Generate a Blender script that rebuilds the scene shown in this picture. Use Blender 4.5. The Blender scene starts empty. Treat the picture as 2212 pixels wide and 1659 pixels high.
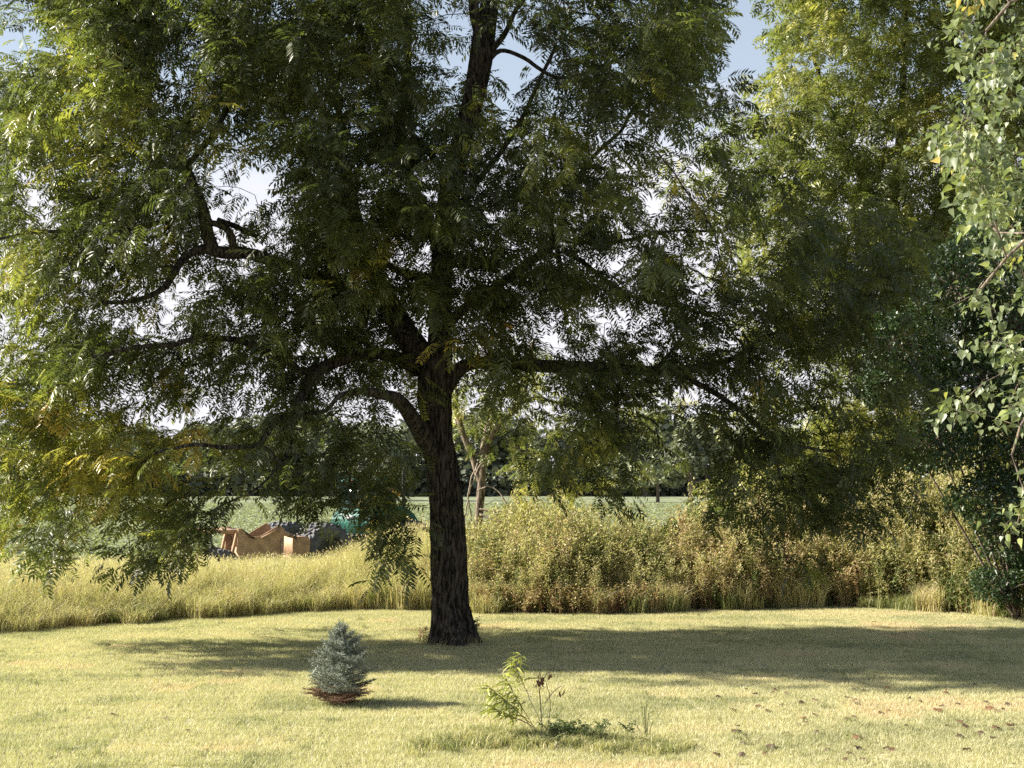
import bpy, math, random
import numpy as np
from mathutils import Vector, noise as mnoise

R = math.radians
random.seed(7)
rng = np.random.default_rng(11)
scene = bpy.context.scene
col = scene.collection

# ------------------------------------------------------------------ camera, sky, sun, exposure
EYE = 2.8
F = 2900.0            # focal length in units of a 2212 px wide frame
PITCH = math.atan(205.5 / F)
cam_d = bpy.data.cameras.new('camera')
cam = bpy.data.objects.new('camera', cam_d)
col.objects.link(cam)
cam.location = (0, 0, EYE)
cam.rotation_euler = (math.pi / 2 + PITCH, 0, 0)
cam_d.sensor_width = 36
cam_d.lens = 36 * F / 2212
cam_d.clip_end = 6000
cam_d.clip_start = 0.1
scene.camera = cam

SUN_EL, SUN_AZ = 33.0, 4.0     # azimuth: degrees beyond exactly-left, away from the camera
sd = Vector((-math.cos(R(SUN_EL)) * math.cos(R(SUN_AZ)), math.cos(R(SUN_EL)) * math.sin(R(SUN_AZ)), math.sin(R(SUN_EL))))
sun_d = bpy.data.lights.new('sun', 'SUN')
sun_d.energy = 5.0
sun_d.angle = R(0.5)
sun_d.color = (1.0, 0.93, 0.80)
sun = bpy.data.objects.new('sun', sun_d)
col.objects.link(sun)
sun.location = (-30, 10, 30)
sun.rotation_euler = sd.to_track_quat('Z', 'Y').to_euler()

w = bpy.data.worlds.new('World')
scene.world = w
w.use_nodes = True
nt = w.node_tree
for n in list(nt.nodes):
    nt.nodes.remove(n)
L = nt.links.new
sky = nt.nodes.new('ShaderNodeTexSky')
sky.sky_type = 'NISHITA'
sky.sun_disc = False
sky.sun_elevation = R(SUN_EL)
sky.sun_rotation = R(-90 + SUN_AZ)
sky.air_density = 1.0
sky.dust_density = 1.2
# thin bright cloud bank low round the horizon, broken at its upper edge
tc = nt.nodes.new('ShaderNodeTexCoord')
sep = nt.nodes.new('ShaderNodeSeparateXYZ')
L(tc.outputs['Generated'], sep.inputs[0])
nz = nt.nodes.new('ShaderNodeTexNoise')
nz.inputs['Scale'].default_value = 3.2
nz.inputs['Detail'].default_value = 6
mp = nt.nodes.new('ShaderNodeMapping')
mp.inputs['Scale'].default_value = (1, 1, 3.5)
L(tc.outputs['Generated'], mp.inputs[0])
L(mp.outputs[0], nz.inputs['Vector'])
ma = nt.nodes.new('ShaderNodeMath'); ma.operation = 'MULTIPLY_ADD'
L(nz.outputs['Fac'], ma.inputs[0]); ma.inputs[1].default_value = 0.22; L(sep.outputs['Z'], ma.inputs[2])
mr = nt.nodes.new('ShaderNodeMapRange')
L(ma.outputs[0], mr.inputs['Value'])
mr.inputs['From Min'].default_value = 0.31
mr.inputs['From Max'].default_value = 0.39
mr.inputs['To Min'].default_value = 1.0
mr.inputs['To Max'].default_value = 0.0
mix = nt.nodes.new('ShaderNodeMix'); mix.data_type = 'RGBA'
L(mr.outputs[0], mix.inputs[0])
veil = nt.nodes.new('ShaderNodeMix'); veil.data_type = 'RGBA'; vm = nt.nodes.new('ShaderNodeMapRange'); L(sep.outputs['Z'], vm.inputs['Value'])
vm.inputs['From Min'].default_value = 0.25; vm.inputs['From Max'].default_value = 0.75; vm.inputs['To Min'].default_value = 0.5; vm.inputs['To Max'].default_value = 0.05
L(vm.outputs[0], veil.inputs[0])
L(sky.outputs[0], veil.inputs[6]); veil.inputs[7].default_value = (5.2, 5.6, 6.0, 1)
L(veil.outputs[2], mix.inputs[6])
mix.inputs[7].default_value = (6.0, 5.9, 6.3, 1)
bg = nt.nodes.new('ShaderNodeBackground')
bg.inputs['Strength'].default_value = 0.06
L(mix.outputs[2], bg.inputs['Color'])
wo = nt.nodes.new('ShaderNodeOutputWorld')
L(bg.outputs[0], wo.inputs[0])

scene.view_settings.view_transform = 'Standard'
scene.view_settings.look = 'None'
scene.view_settings.gamma = 1
scene.view_settings.use_curve_mapping = False
scene.view_settings.exposure = 1.5
scene.cycles.max_bounces = 6
scene.cycles.diffuse_bounces = 3
scene.cycles.glossy_bounces = 2
scene.cycles.transmission_bounces = 4
scene.cycles.transparent_max_bounces = 4
scene.cycles.use_denoising = False
scene.cycles.use_adaptive_sampling = True
scene.cycles.adaptive_threshold = 0.006
scene.cycles.adaptive_min_samples = 48

# ------------------------------------------------------------------ helpers
cp, sp = math.cos(PITCH), math.sin(PITCH)
def W(px, py, d):
    """picture point (2212 x 1659 frame) at depth y = d -> world"""
    u = (px - 1106.0) / F
    v = (829.5 - py) / F
    dy = cp - v * sp
    dz = sp + v * cp
    t = d / dy
    return np.array((u * t, d, EYE + dz * t))

def ground_z(x, y):
    t = np.clip((np.asarray(y, float) - 29.0) / 10.0, 0, 1)
    return -0.4 * t * t * (3 - 2 * t)

def tag(o, label=None, cat=None, group=None, kind=None):
    if label: o['label'] = label
    if cat: o['category'] = cat
    if group: o['group'] = group
    if kind: o['kind'] = kind
    return o

def thing(name, label, cat, loc=(0, 0, 0), group=None):
    o = bpy.data.objects.new(name, None)
    o.empty_display_size = 0.2
    o.location = loc
    col.objects.link(o)
    return tag(o, label, cat, group)

def link(name, me, mat=None, parent=None, kind=None):
    if mat is not None and not me.materials:
        me.materials.append(mat)
    o = bpy.data.objects.new(name, me)
    col.objects.link(o)
    if parent is not None:
        o.parent = parent
    if kind: o['kind'] = kind
    return o

def mesh_np(name, V, Fc, tint=None, smooth=False):
    """V (n,3); Fc (m,k) with k 3 or 4, or a list of both kinds"""
    me = bpy.data.meshes.new(name)
    V = np.asarray(V, np.float32)
    groups = Fc if isinstance(Fc, list) else [Fc]
    groups = [np.asarray(g, np.int32) for g in groups if len(g)]
    me.vertices.add(len(V))
    me.vertices.foreach_set('co', V.ravel())
    nl = sum(g.size for g in groups); nf = sum(len(g) for g in groups)
    me.loops.add(nl)
    me.loops.foreach_set('vertex_index', np.concatenate([g.ravel() for g in groups]))
    me.polygons.add(nf)
    st = []; off = 0
    for g in groups:
        st.append(off + np.arange(len(g), dtype=np.int32) * g.shape[1]); off += g.size
    me.polygons.foreach_set('loop_start', np.concatenate(st))
    if smooth:
        me.polygons.foreach_set('use_smooth', np.ones(nf, dtype=bool))
    me.update(calc_edges=True)
    if tint is not None:
        a = me.attributes.new('tint', 'FLOAT', 'POINT')
        a.data.foreach_set('value', np.asarray(tint, np.float32))
    me.validate()
    return me

def rotm(yaw, pitch, roll):
    """batch: local +X is forward; pitch > 0 tips it down"""
    yaw, pitch, roll = (np.asarray(a, float) for a in (yaw, pitch, roll))
    cy, sy, cq, sq, cr, sr = np.cos(yaw), np.sin(yaw), np.cos(pitch), np.sin(pitch), np.cos(roll), np.sin(roll)
    z = np.zeros_like(cy); o = np.ones_like(cy)
    def M(*r): return np.stack([np.stack(r[i:i + 3], -1) for i in (0, 3, 6)], -2)
    Z = M(cy, -sy, z, sy, cy, z, z, z, o)
    Y = M(cq, z, sq, z, o, z, -sq, z, cq)
    X = M(o, z, z, z, cr, -sr, z, sr, cr)
    return Z @ Y @ X

def stamp(templates, idx, P, M, S, T):
    """copies of templates [(V,F)] merged in one vertex/face/tint set"""
    Vs, Fs, Ts = [], [], []; off = 0
    for k, (tv, tf) in enumerate(templates):
        m = np.nonzero(idx == k)[0]
        if not len(m): continue
        v = np.einsum('nij,vj->nvi', M[m], tv) * S[m][:, None, None] + P[m][:, None, :]
        f = tf[None] + (off + np.arange(len(m)) * len(tv))[:, None, None]
        Vs.append(v.reshape(-1, 3)); Fs.append(f.reshape(-1, tf.shape[1]))
        Ts.append(np.repeat(T[m], len(tv)))
        off += len(m) * len(tv)
    return np.concatenate(Vs), np.concatenate(Fs), np.concatenate(Ts)

def tube(P, r, sides=6, seed=0.0, cap=True):
    P = np.asarray(P, float); r = np.asarray(r, float); n = len(P)
    T = np.gradient(P, axis=0); T /= np.linalg.norm(T, axis=1)[:, None] + 1e-9
    ref = np.array((0.31, 0.83, 0.46)) if abs(T[:, 2]).mean() > 0.7 else np.array((0.05, 0.1, 1.0))
    U = np.cross(ref, T); U /= np.linalg.norm(U, axis=1)[:, None] + 1e-9
    B = np.cross(T, U)
    a = np.linspace(0, 2 * np.pi, sides, endpoint=False) + seed
    V = P[:, None] + r[:, None, None] * (np.cos(a)[None, :, None] * U[:, None] + np.sin(a)[None, :, None] * B[:, None])
    i = np.arange(n - 1)[:, None] * sides; j = np.arange(sides)[None]; j2 = (j + 1) % sides
    Q = np.stack([i + j, i + j2, i + sides + j2, i + sides + j], -1).reshape(-1, 4)
    return V.reshape(-1, 3), Q

class Bag:
    def __init__(s): s.V = []; s.Q = []; s.T3 = []; s.n = 0; s.t = []
    def add(s, V, Fc, tint=0.0):
        V = np.asarray(V, float); Fc = np.asarray(Fc, int)
        s.V.append(V)
        (s.Q if Fc.shape[1] == 4 else s.T3).append(Fc + s.n)
        s.t.append(np.full(len(V), tint) if np.isscalar(tint) else tint)
        s.n += len(V)
    def box(s, c, size, M=None, tint=0.0, taper=1.0):
        x, y, z = (a / 2 for a in size)
        V = np.array([(-x, -y, -z), (x, -y, -z), (x, y, -z), (-x, y, -z), (-x * taper, -y * taper, z), (x * taper, -y * taper, z), (x * taper, y * taper, z), (-x * taper, y * taper, z)])
        if M is not None: V = V @ np.asarray(M).T
        s.add(V + np.asarray(c), [(0, 3, 2, 1), (4, 5, 6, 7), (0, 1, 5, 4), (1, 2, 6, 5), (2, 3, 7, 6), (3, 0, 4, 7)], tint)
    def prism(s, poly, y0, y1, tint=0.0):
        """polygon in x,z pushed from y0 to y1"""
        n = len(poly)
        V = [(x, y0, z) for x, z in poly] + [(x, y1, z) for x, z in poly]
        s.add(V, [(i, (i + 1) % n, n + (i + 1) % n, n + i) for i in range(n)], tint)
        c0 = len(V)
        a = np.array(V); m0, m1 = a[:n].mean(0), a[n:].mean(0)
        s.add(np.vstack([a[:n], m0]), [((i + 1) % n, i, n) for i in range(n)], tint)
        s.add(np.vstack([a[n:], m1]), [(i, (i + 1) % n, n) for i in range(n)], tint)
    def mesh(s, name, smooth=False):
        Fc = []
        if s.T3: Fc.append(np.concatenate(s.T3))
        if s.Q: Fc.append(np.concatenate(s.Q))
        return mesh_np(name, np.concatenate(s.V), Fc, np.concatenate(s.t), smooth)

# ------------------------------------------------------------------ materials
def new_mat(name):
    m = bpy.data.materials.new(name); m.use_nodes = True
    nt = m.node_tree
    for n in list(nt.nodes): nt.nodes.remove(n)
    return m, nt

def ramp(nt, stops):
    r = nt.nodes.new('ShaderNodeValToRGB')
    e = r.color_ramp.elements
    while len(e) > 1: e.remove(e[-1])
    e[0].position = stops[0][0]; e[0].color = (*stops[0][1], 1)
    for p, c in stops[1:]:
        k = e.new(p); k.color = (*c, 1)
    return r

def leaf_mat(name, stops, rough=0.42, trans=0.3, spec=0.5, attr='GEOMETRY', tcol=1.5, noise_amt=0.0):
    m, nt = new_mat(name); L = nt.links.new
    a = nt.nodes.new('ShaderNodeAttribute'); a.attribute_name = 'tint'; a.attribute_type = attr
    r = ramp(nt, stops)
    src = a.outputs['Fac']
    if noise_amt:
        g = nt.nodes.new('ShaderNodeNewGeometry')
        nz = nt.nodes.new('ShaderNodeTexNoise'); nz.inputs['Scale'].default_value = 1.1; nz.inputs['Detail'].default_value = 4
        L(g.outputs['Position'], nz.inputs['Vector'])
        mm = nt.nodes.new('ShaderNodeMath'); mm.operation = 'MULTIPLY_ADD'
        L(nz.outputs['Fac'], mm.inputs[0]); mm.inputs[1].default_value = noise_amt
        ad = nt.nodes.new('ShaderNodeMath'); ad.operation = 'SUBTRACT'
        L(src, ad.inputs[0]); ad.inputs[1].default_value = noise_amt * 0.5
        L(ad.outputs[0], mm.inputs[2]); src = mm.outputs[0]
    L(src, r.inputs[0])
    p = nt.nodes.new('ShaderNodeBsdfPrincipled')
    p.inputs['Roughness'].default_value = rough
    p.inputs['Specular IOR Level'].default_value = spec
    L(r.outputs[0], p.inputs['Base Color'])
    o = nt.nodes.new('ShaderNodeOutputMaterial')
    if trans > 0:
        t = nt.nodes.new('ShaderNodeBsdfTranslucent')
        mu = nt.nodes.new('ShaderNodeMix'); mu.data_type = 'RGBA'; mu.blend_type = 'MULTIPLY'; mu.inputs[0].default_value = 1
        L(r.outputs[0], mu.inputs[6]); mu.inputs[7].default_value = (tcol, tcol * 1.12, tcol * 0.6, 1)
        L(mu.outputs[2], t.inputs['Color'])
        mx = nt.nodes.new('ShaderNodeMixShader'); mx.inputs[0].default_value = trans
        L(p.outputs[0], mx.inputs[1]); L(t.outputs[0], mx.inputs[2]); L(mx.outputs[0], o.inputs[0])
    else:
        L(p.outputs[0], o.inputs[0])
    return m

def bark_mat(name, dark, light, scale=1.0, bump=0.6):
    m, nt = new_mat(name); L = nt.links.new
    tc = nt.nodes.new('ShaderNodeTexCoord')
    mp = nt.nodes.new('ShaderNodeMapping'); mp.inputs['Scale'].default_value = (18 * scale, 18 * scale, 3.2 * scale)
    L(tc.outputs['Object'], mp.inputs[0])
    n = nt.nodes.new('ShaderNodeTexNoise'); n.inputs['Scale'].default_value = 1.0; n.inputs['Detail'].default_value = 7; n.inputs['Distortion'].default_value = 0.8
    L(mp.outputs[0], n.inputs['Vector'])
    n2 = nt.nodes.new('ShaderNodeTexNoise'); n2.inputs['Scale'].default_value = 2.5; n2.inputs['Detail'].default_value = 3
    L(tc.outputs['Object'], n2.inputs['Vector'])
    r = ramp(nt, [(0.42, dark), (0.60, light)])
    L(n.outputs['Fac'], r.inputs[0])
    p = nt.nodes.new('ShaderNodeBsdfPrincipled'); p.inputs['Roughness'].default_value = 0.9; p.inputs['Specular IOR Level'].default_value = 0.2
    L(r.outputs[0], p.inputs['Base Color'])
    b = nt.nodes.new('ShaderNodeBump'); b.inputs['Strength'].default_value = bump; b.inputs['Distance'].default_value = 0.03
    L(n.outputs['Fac'], b.inputs['Height']); L(b.outputs[0], p.inputs['Normal'])
    o = nt.nodes.new('ShaderNodeOutputMaterial'); L(p.outputs[0], o.inputs[0])
    return m

def paint_mat(name, c, c2=None, rough=0.5, metal=0.0, scale=4):
    m, nt = new_mat(name); L = nt.links.new
    tc = nt.nodes.new('ShaderNodeTexCoord')
    n = nt.nodes.new('ShaderNodeTexNoise'); n.inputs['Scale'].default_value = scale; n.inputs['Detail'].default_value = 6
    L(tc.outputs['Object'], n.inputs['Vector'])
    r = ramp(nt, [(0.4, c2 or tuple(x * 0.7 for x in c)), (0.62, c)])
    L(n.outputs['Fac'], r.inputs[0])
    p = nt.nodes.new('ShaderNodeBsdfPrincipled'); p.inputs['Roughness'].default_value = rough; p.inputs['Metallic'].default_value = metal
    L(r.outputs[0], p.inputs['Base Color'])
    o = nt.nodes.new('ShaderNodeOutputMaterial'); L(p.outputs[0], o.inputs[0])
    return m

def ground_mat(name, stops, scale, scale2=60, bump=0.5, rough=0.95, stretch=(1, 1, 1)):
    m, nt = new_mat(name); L = nt.links.new
    tc = nt.nodes.new('ShaderNodeTexCoord')
    mp = nt.nodes.new('ShaderNodeMapping'); mp.inputs['Scale'].default_value = stretch
    L(tc.outputs['Object'], mp.inputs[0])
    n = nt.nodes.new('ShaderNodeTexNoise'); n.inputs['Scale'].default_value = scale; n.inputs['Detail'].default_value = 5
    n2 = nt.nodes.new('ShaderNodeTexNoise'); n2.inputs['Scale'].default_value = scale2; n2.inputs['Detail'].default_value = 6
    L(mp.outputs[0], n.inputs['Vector']); L(mp.outputs[0], n2.inputs['Vector'])
    ad = nt.nodes.new('ShaderNodeMix'); ad.data_type = 'FLOAT'; ad.inputs[0].default_value = 0.5
    L(n.outputs['Fac'], ad.inputs[2]); L(n2.outputs['Fac'], ad.inputs[3])
    r = ramp(nt, stops); L(ad.outputs[0], r.inputs[0])
    p = nt.nodes.new('ShaderNodeBsdfPrincipled'); p.inputs['Roughness'].default_value = rough; p.inputs['Specular IOR Level'].default_value = 0.1
    L(r.outputs[0], p.inputs['Base Color'])
    b = nt.nodes.new('ShaderNodeBump'); b.inputs['Strength'].default_value = bump; b.inputs['Distance'].default_value = 0.03
    L(n2.outputs['Fac'], b.inputs['Height']); L(b.outputs[0], p.inputs['Normal'])
    o = nt.nodes.new('ShaderNodeOutputMaterial'); L(p.outputs[0], o.inputs[0])
    return m

WALNUT = [(0.0, (0.028, 0.036, 0.012)), (0.25, (0.056, 0.067, 0.022)), (0.45, (0.12, 0.138, 0.040)), (0.65, (0.28, 0.27, 0.06)), (0.86, (0.40, 0.28, 0.06)), (1.0, (0.30, 0.13, 0.045))]
M_walnut = leaf_mat('walnut_leaf', WALNUT, 0.40, 0.36, 0.5, tcol=1.8)
M_rear = leaf_mat('rear_walnut_leaf', [(0, (0.05, 0.065, 0.02)), (0.4, (0.16, 0.18, 0.05)), (0.75, (0.40, 0.37, 0.10)), (1, (0.42, 0.32, 0.10))], 0.42, 0.33, 0.5)
M_cotton = leaf_mat('cottonwood_leaf', [(0, (0.08, 0.11, 0.05)), (0.5, (0.16, 0.19, 0.105)), (0.8, (0.27, 0.30, 0.10)), (1, (0.45, 0.34, 0.10))], 0.42, 0.3, 0.45)
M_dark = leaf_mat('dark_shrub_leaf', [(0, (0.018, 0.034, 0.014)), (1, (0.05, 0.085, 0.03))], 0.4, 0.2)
M_shrub = leaf_mat('shrub_leaf', [(0, (0.08, 0.12, 0.03)), (0.5, (0.20, 0.22, 0.065)), (1, (0.40, 0.34, 0.12))], 0.5, 0.35)
M_far_hazed = leaf_mat('far_leaf_hazed', [(0, (0.07, 0.08, 0.06)), (0.5, (0.16, 0.175, 0.115)), (1, (0.34, 0.355, 0.22))], 0.7, 0.15)  # distance haze put into the leaf colour: paler and greyer
M_needle = leaf_mat('blue_needle', [(0, (0.11, 0.135, 0.10)), (1, (0.34, 0.37, 0.31))], 0.45, 0.05)
M_deadneedle = leaf_mat('dead_needle', [(0, (0.09, 0.045, 0.025)), (1, (0.24, 0.14, 0.08))], 0.7, 0.05)
M_sapleaf = leaf_mat('sapling_leaf', [(0, (0.16, 0.18, 0.05)), (1, (0.42, 0.42, 0.13))], 0.35, 0.35)
M_withered = leaf_mat('withered_leaf', [(0, (0.07, 0.025, 0.015)), (1, (0.20, 0.09, 0.055))], 0.6, 0.1)
M_fallen = leaf_mat('fallen_leaf', [(0, (0.06, 0.045, 0.025)), (0.5, (0.15, 0.08, 0.04)), (1, (0.19, 0.085, 0.05))], 0.6, 0.1)
M_lawnblade = leaf_mat('lawn_blade', [(0, (0.19, 0.20, 0.10)), (0.35, (0.43, 0.415, 0.25)), (0.7, (0.64, 0.58, 0.39)), (1, (0.60, 0.45, 0.32))], 0.5, 0.35, 0.35, tcol=1.1, noise_amt=0.22)
M_meadow = leaf_mat('meadow_blade', [(0, (0.10, 0.14, 0.05)), (0.45, (0.42, 0.40, 0.19)), (0.8, (0.64, 0.56, 0.35)), (1, (0.45, 0.30, 0.18))], 0.5, 0.35, 0.35, tcol=1.1, noise_amt=0.3)
M_weed = leaf_mat('weed_leaf', [(0, (0.05, 0.09, 0.03)), (0.3, (0.15, 0.17, 0.065)), (0.6, (0.43, 0.39, 0.20)), (0.8, (0.44, 0.34, 0.20)), (1, (0.24, 0.11, 0.07))], 0.5, 0.3, 0.35, noise_amt=0.55)
M_crop = leaf_mat('crop_leaf', [(0, (0.15, 0.17, 0.10)), (1, (0.37, 0.385, 0.24))], 0.45, 0.25, 0.4)
M_bark = bark_mat('walnut_bark', (0.008, 0.007, 0.006), (0.075, 0.064, 0.053), 1.35, 0.9)
M_bark2 = bark_mat('grey_bark', (0.07, 0.055, 0.045), (0.22, 0.18, 0.14), 1.4)
M_bark4 = bark_mat('pale_bark', (0.07, 0.055, 0.04), (0.26, 0.21, 0.16), 1.2)
M_bark3 = bark_mat('dead_wood', (0.20, 0.16, 0.12), (0.42, 0.36, 0.30), 2)
M_lawn = ground_mat('lawn_soil', [(0.35, (0.26, 0.25, 0.13)), (0.5, (0.38, 0.36, 0.20)), (0.62, (0.42, 0.36, 0.22))], 0.9, 35)
M_field = ground_mat('field_soil', [(0.38, (0.12, 0.14, 0.085)), (0.6, (0.25, 0.275, 0.165))], 0.25, 1.6, 0.6, stretch=(1, 0.35, 1))

# ------------------------------------------------------------------ ground
def sheet(name, xs, ys, mat, bumps=0.0):
    X, Y = np.meshgrid(xs, ys)
    Z = ground_z(X, Y)
    if bumps:
        Z = Z + bumps * (np.sin(X * 0.31 + 1.0) * np.cos(Y * 0.27) * 0.6 + np.sin(X * 0.9 + Y * 0.5) * 0.25)
        Z = Z * 1.0
    V = np.stack([X, Y, Z], -1).reshape(-1, 3)
    nx, ny = len(xs), len(ys)
    i = np.arange(ny - 1)[:, None] * nx + np.arange(nx - 1)[None]
    Q = np.stack([i, i + 1, i + nx + 1, i + nx], -1).reshape(-1, 4)
    o = link(name, mesh_np(name, V, Q, None, True), mat)
    o['kind'] = 'structure'
    return o
xs_g = np.concatenate([[-2500, -700, -200], np.linspace(-60, 60, 61), [200, 700, 2500]])
sheet('lawn', xs_g, np.concatenate([[-60, -20], np.linspace(-5, 33, 39)]), M_lawn)
sheet('field', xs_g, np.concatenate([np.linspace(33, 60, 28), [80, 120, 200, 400, 900, 3200]]), M_field)

# ------------------------------------------------------------------ geometry-node scatter (ground cover only)
def scatter(name, templates, P, rot, S, mat, kind='stuff', parent=None):
    me = bpy.data.meshes.new(name)
    me.vertices.add(len(P)); me.vertices.foreach_set('co', np.asarray(P, np.float32).ravel())
    a = me.attributes.new('rot', 'FLOAT_VECTOR', 'POINT'); a.data.foreach_set('vector', np.asarray(rot, np.float32).ravel())
    a = me.attributes.new('scl', 'FLOAT_VECTOR', 'POINT')
    S = np.asarray(S, np.float32)
    if S.ndim == 1: S = np.repeat(S[:, None], 3, 1)
    a.data.foreach_set('vector', S.ravel())
    a = me.attributes.new('idx', 'INT', 'POINT'); a.data.foreach_set('value', rng.integers(0, len(templates), len(P)).astype(np.int32))
    o = link(name, me, None, parent); o['kind'] = kind
    ng = bpy.data.node_groups.new(name, 'GeometryNodeTree')
    ng.interface.new_socket('Geometry', in_out='INPUT', socket_type='NodeSocketGeometry')
    ng.interface.new_socket('Geometry', in_out='OUTPUT', socket_type='NodeSocketGeometry')
    N = ng.nodes.new; LL = ng.links.new
    gi, go = N('NodeGroupInput'), N('NodeGroupOutput')
    iop = N('GeometryNodeInstanceOnPoints')
    join = N('GeometryNodeJoinGeometry')
    for t in templates:
        if not t.data.materials: t.data.materials.append(mat)
        oi = N('GeometryNodeObjectInfo'); oi.inputs['Object'].default_value = t; oi.inputs['As Instance'].default_value = True
        LL(oi.outputs['Geometry'], join.inputs[0])
    LL(gi.outputs[0], iop.inputs['Points']); LL(join.outputs[0], iop.inputs['Instance'])
    iop.inputs['Pick Instance'].default_value = True
    for nm, ty, sock in (('idx', 'INT', 'Instance Index'), ('rot', 'FLOAT_VECTOR', 'Rotation'), ('scl', 'FLOAT_VECTOR', 'Scale')):
        na = N('GeometryNodeInputNamedAttribute'); na.data_type = ty; na.inputs['Name'].default_value = nm
        LL(na.outputs['Attribute'], iop.inputs[sock])
    LL(iop.outputs[0], go.inputs[0])
    md = o.modifiers.new('scatter', 'NODES'); md.node_group = ng
    return o

def tmpl(name, me):
    return bpy.data.objects.new(name, me)

# ------------------------------------------------------------------ leaf templates
def pinnate(n=8, length=0.5, lw=0.026, ll=0.115, droop=0.9, seed=0):
    """compound leaf along +X, bending down"""
    r = np.random.default_rng(seed)
    b = Bag()
    s = np.linspace(0, 1, 7)
    ang = droop * s ** 1.3
    dx = np.cos(ang); dz = -np.sin(ang)
    X = np.concatenate([[0], np.cumsum(0.5 * (dx[1:] + dx[:-1]) / 6)]) * length
    Z = np.concatenate([[0], np.cumsum(0.5 * (dz[1:] + dz[:-1]) / 6)]) * length
    P = np.stack([X, np.zeros(7), Z], 1)
    wv = 0.0028
    for k in (0, 2, 4):
        q = P[[k, k + 2]]
        b.add([q[0] + (0, wv, 0), q[0] - (0, wv, 0), q[1]], [(0, 1, 2)])
    for i in range(n):
        t = 0.22 + 0.78 * (i + 0.5) / n
        p = np.array((np.interp(t, s, X), 0, np.interp(t, s, Z)))
        a = np.interp(t, s, ang)
        fw = np.array((math.cos(a), 0, -math.sin(a)))
        lsz = ll * (0.72 + 0.5 * math.sin(math.pi * min(1, t * 0.95))) * r.uniform(0.85, 1.1)
        for sg in (-1, 1):
            if r.random() < 0.07: continue
            th = R(r.uniform(48, 72))
            d = fw * math.cos(th) + np.array((0, sg * math.sin(th), 0)) + np.array((0, 0, -r.uniform(0.1, 0.55)))
            d /= np.linalg.norm(d)
            side = np.cross(d, (0, 0, 1.0)); side /= np.linalg.norm(side)
            up = np.cross(side, d)
            tw = r.uniform(-0.5, 0.5)
            side = side * math.cos(tw) + up * math.sin(tw); up = np.cross(side, d)
            mid = p + d * lsz * 0.42
            v = [p, mid + side * lw + up * 0.007, p + d * lsz, mid - side * lw + up * 0.007]
            b.add(v, [(0, 1, 2), (0, 2, 3)])
    V = np.concatenate(b.V); return V, np.concatenate(b.T3)

WT = [pinnate(8, 0.50, 0.017, 0.125, d, k) for k, d in enumerate((0.3, 0.6, 1.0, 0.8))]
WT_far = [pinnate(5, 0.50, 0.026, 0.16, d, k) for k, d in enumerate((0.3, 0.6, 1.0))]

def heart(petiole=0.06, sz=0.075, cup=0.012):
    v = [(0, 0.0015, 0), (0, -0.0015, 0), (petiole, 0, 0)]
    o = petiole
    out = [(0, 0), (-0.08, 0.30), (0.10, 0.50), (0.42, 0.42), (0.75, 0.17), (1.08, 0)]
    pts = [(o + a * sz, c * sz, abs(c) * cup / 0.5) for a, c in out]
    low = [(o + a * sz, -c * sz, abs(c) * cup / 0.5) for a, c in out[1:-1]]
    base = len(v)
    v += pts + low
    mid = len(v); v.append((o + 0.45 * sz, 0, -0.003))
    ring = [base + i for i in range(6)] + [base + 6 + i for i in (3, 2, 1, 0)]
    f = [(0, 1, 2)] + [(mid, ring[i], ring[(i + 1) % 10]) for i in range(10)]
    return np.array(v), np.array(f)
HT = [heart(0.05, 0.075), heart(0.065, 0.085, 0.022), heart(0.05, 0.065, 0.005)]

def ovate(sz=0.1, wd=0.045, n=1):
    v = [(0, 0, 0), (sz * 0.35, wd * 0.5, 0.006), (sz * 0.7, wd * 0.4, 0.003), (sz, 0, -0.008), (sz * 0.7, -wd * 0.4, 0.003), (sz * 0.35, -wd * 0.5, 0.006)]
    return np.array(v), np.array([(0, 1, 2), (0, 2, 3), (0, 3, 4), (0, 4, 5)])

# ------------------------------------------------------------------ branching
def smooth_path(pts, step=0.25, wob=0.0, seed=0):
    """pts rows (x,y,z,r) -> resampled Catmull-Rom"""
    p = np.asarray(pts, float)
    if len(p) == 2: p = np.vstack([p[0], p.mean(0), p[1]])
    e = np.vstack([2 * p[0] - p[1], p, 2 * p[-1] - p[-2]])
    out = []
    for i in range(1, len(e) - 2):
        n = max(2, int(np.linalg.norm(e[i + 1][:3] - e[i][:3]) / step))
        t = np.linspace(0, 1, n, endpoint=False)[:, None]
        a, b, c, d = e[i - 1], e[i], e[i + 1], e[i + 2]
        out.append(0.5 * (2 * b + (c - a) * t + (2 * a - 5 * b + 4 * c - d) * t ** 2 + (3 * b - 3 * c + d - a) * t ** 3))
    out = np.vstack(out + [e[-2][None]])
    if wob:
        r = np.random.default_rng(seed)
        k = r.normal(0, wob, (len(out), 3)); k[0] = 0
        out[:, :3] += k
    out[:, 3] = np.maximum(out[:, 3], 0.004)
    return out

def traced(pts, d0):
    """rows (px, py, r_px, depth offset)"""
    rows = []
    for px, py, r, dd in pts:
        d = d0 + dd
        rows.append((*W(px, py, d), r * d / F))
    return rows

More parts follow.
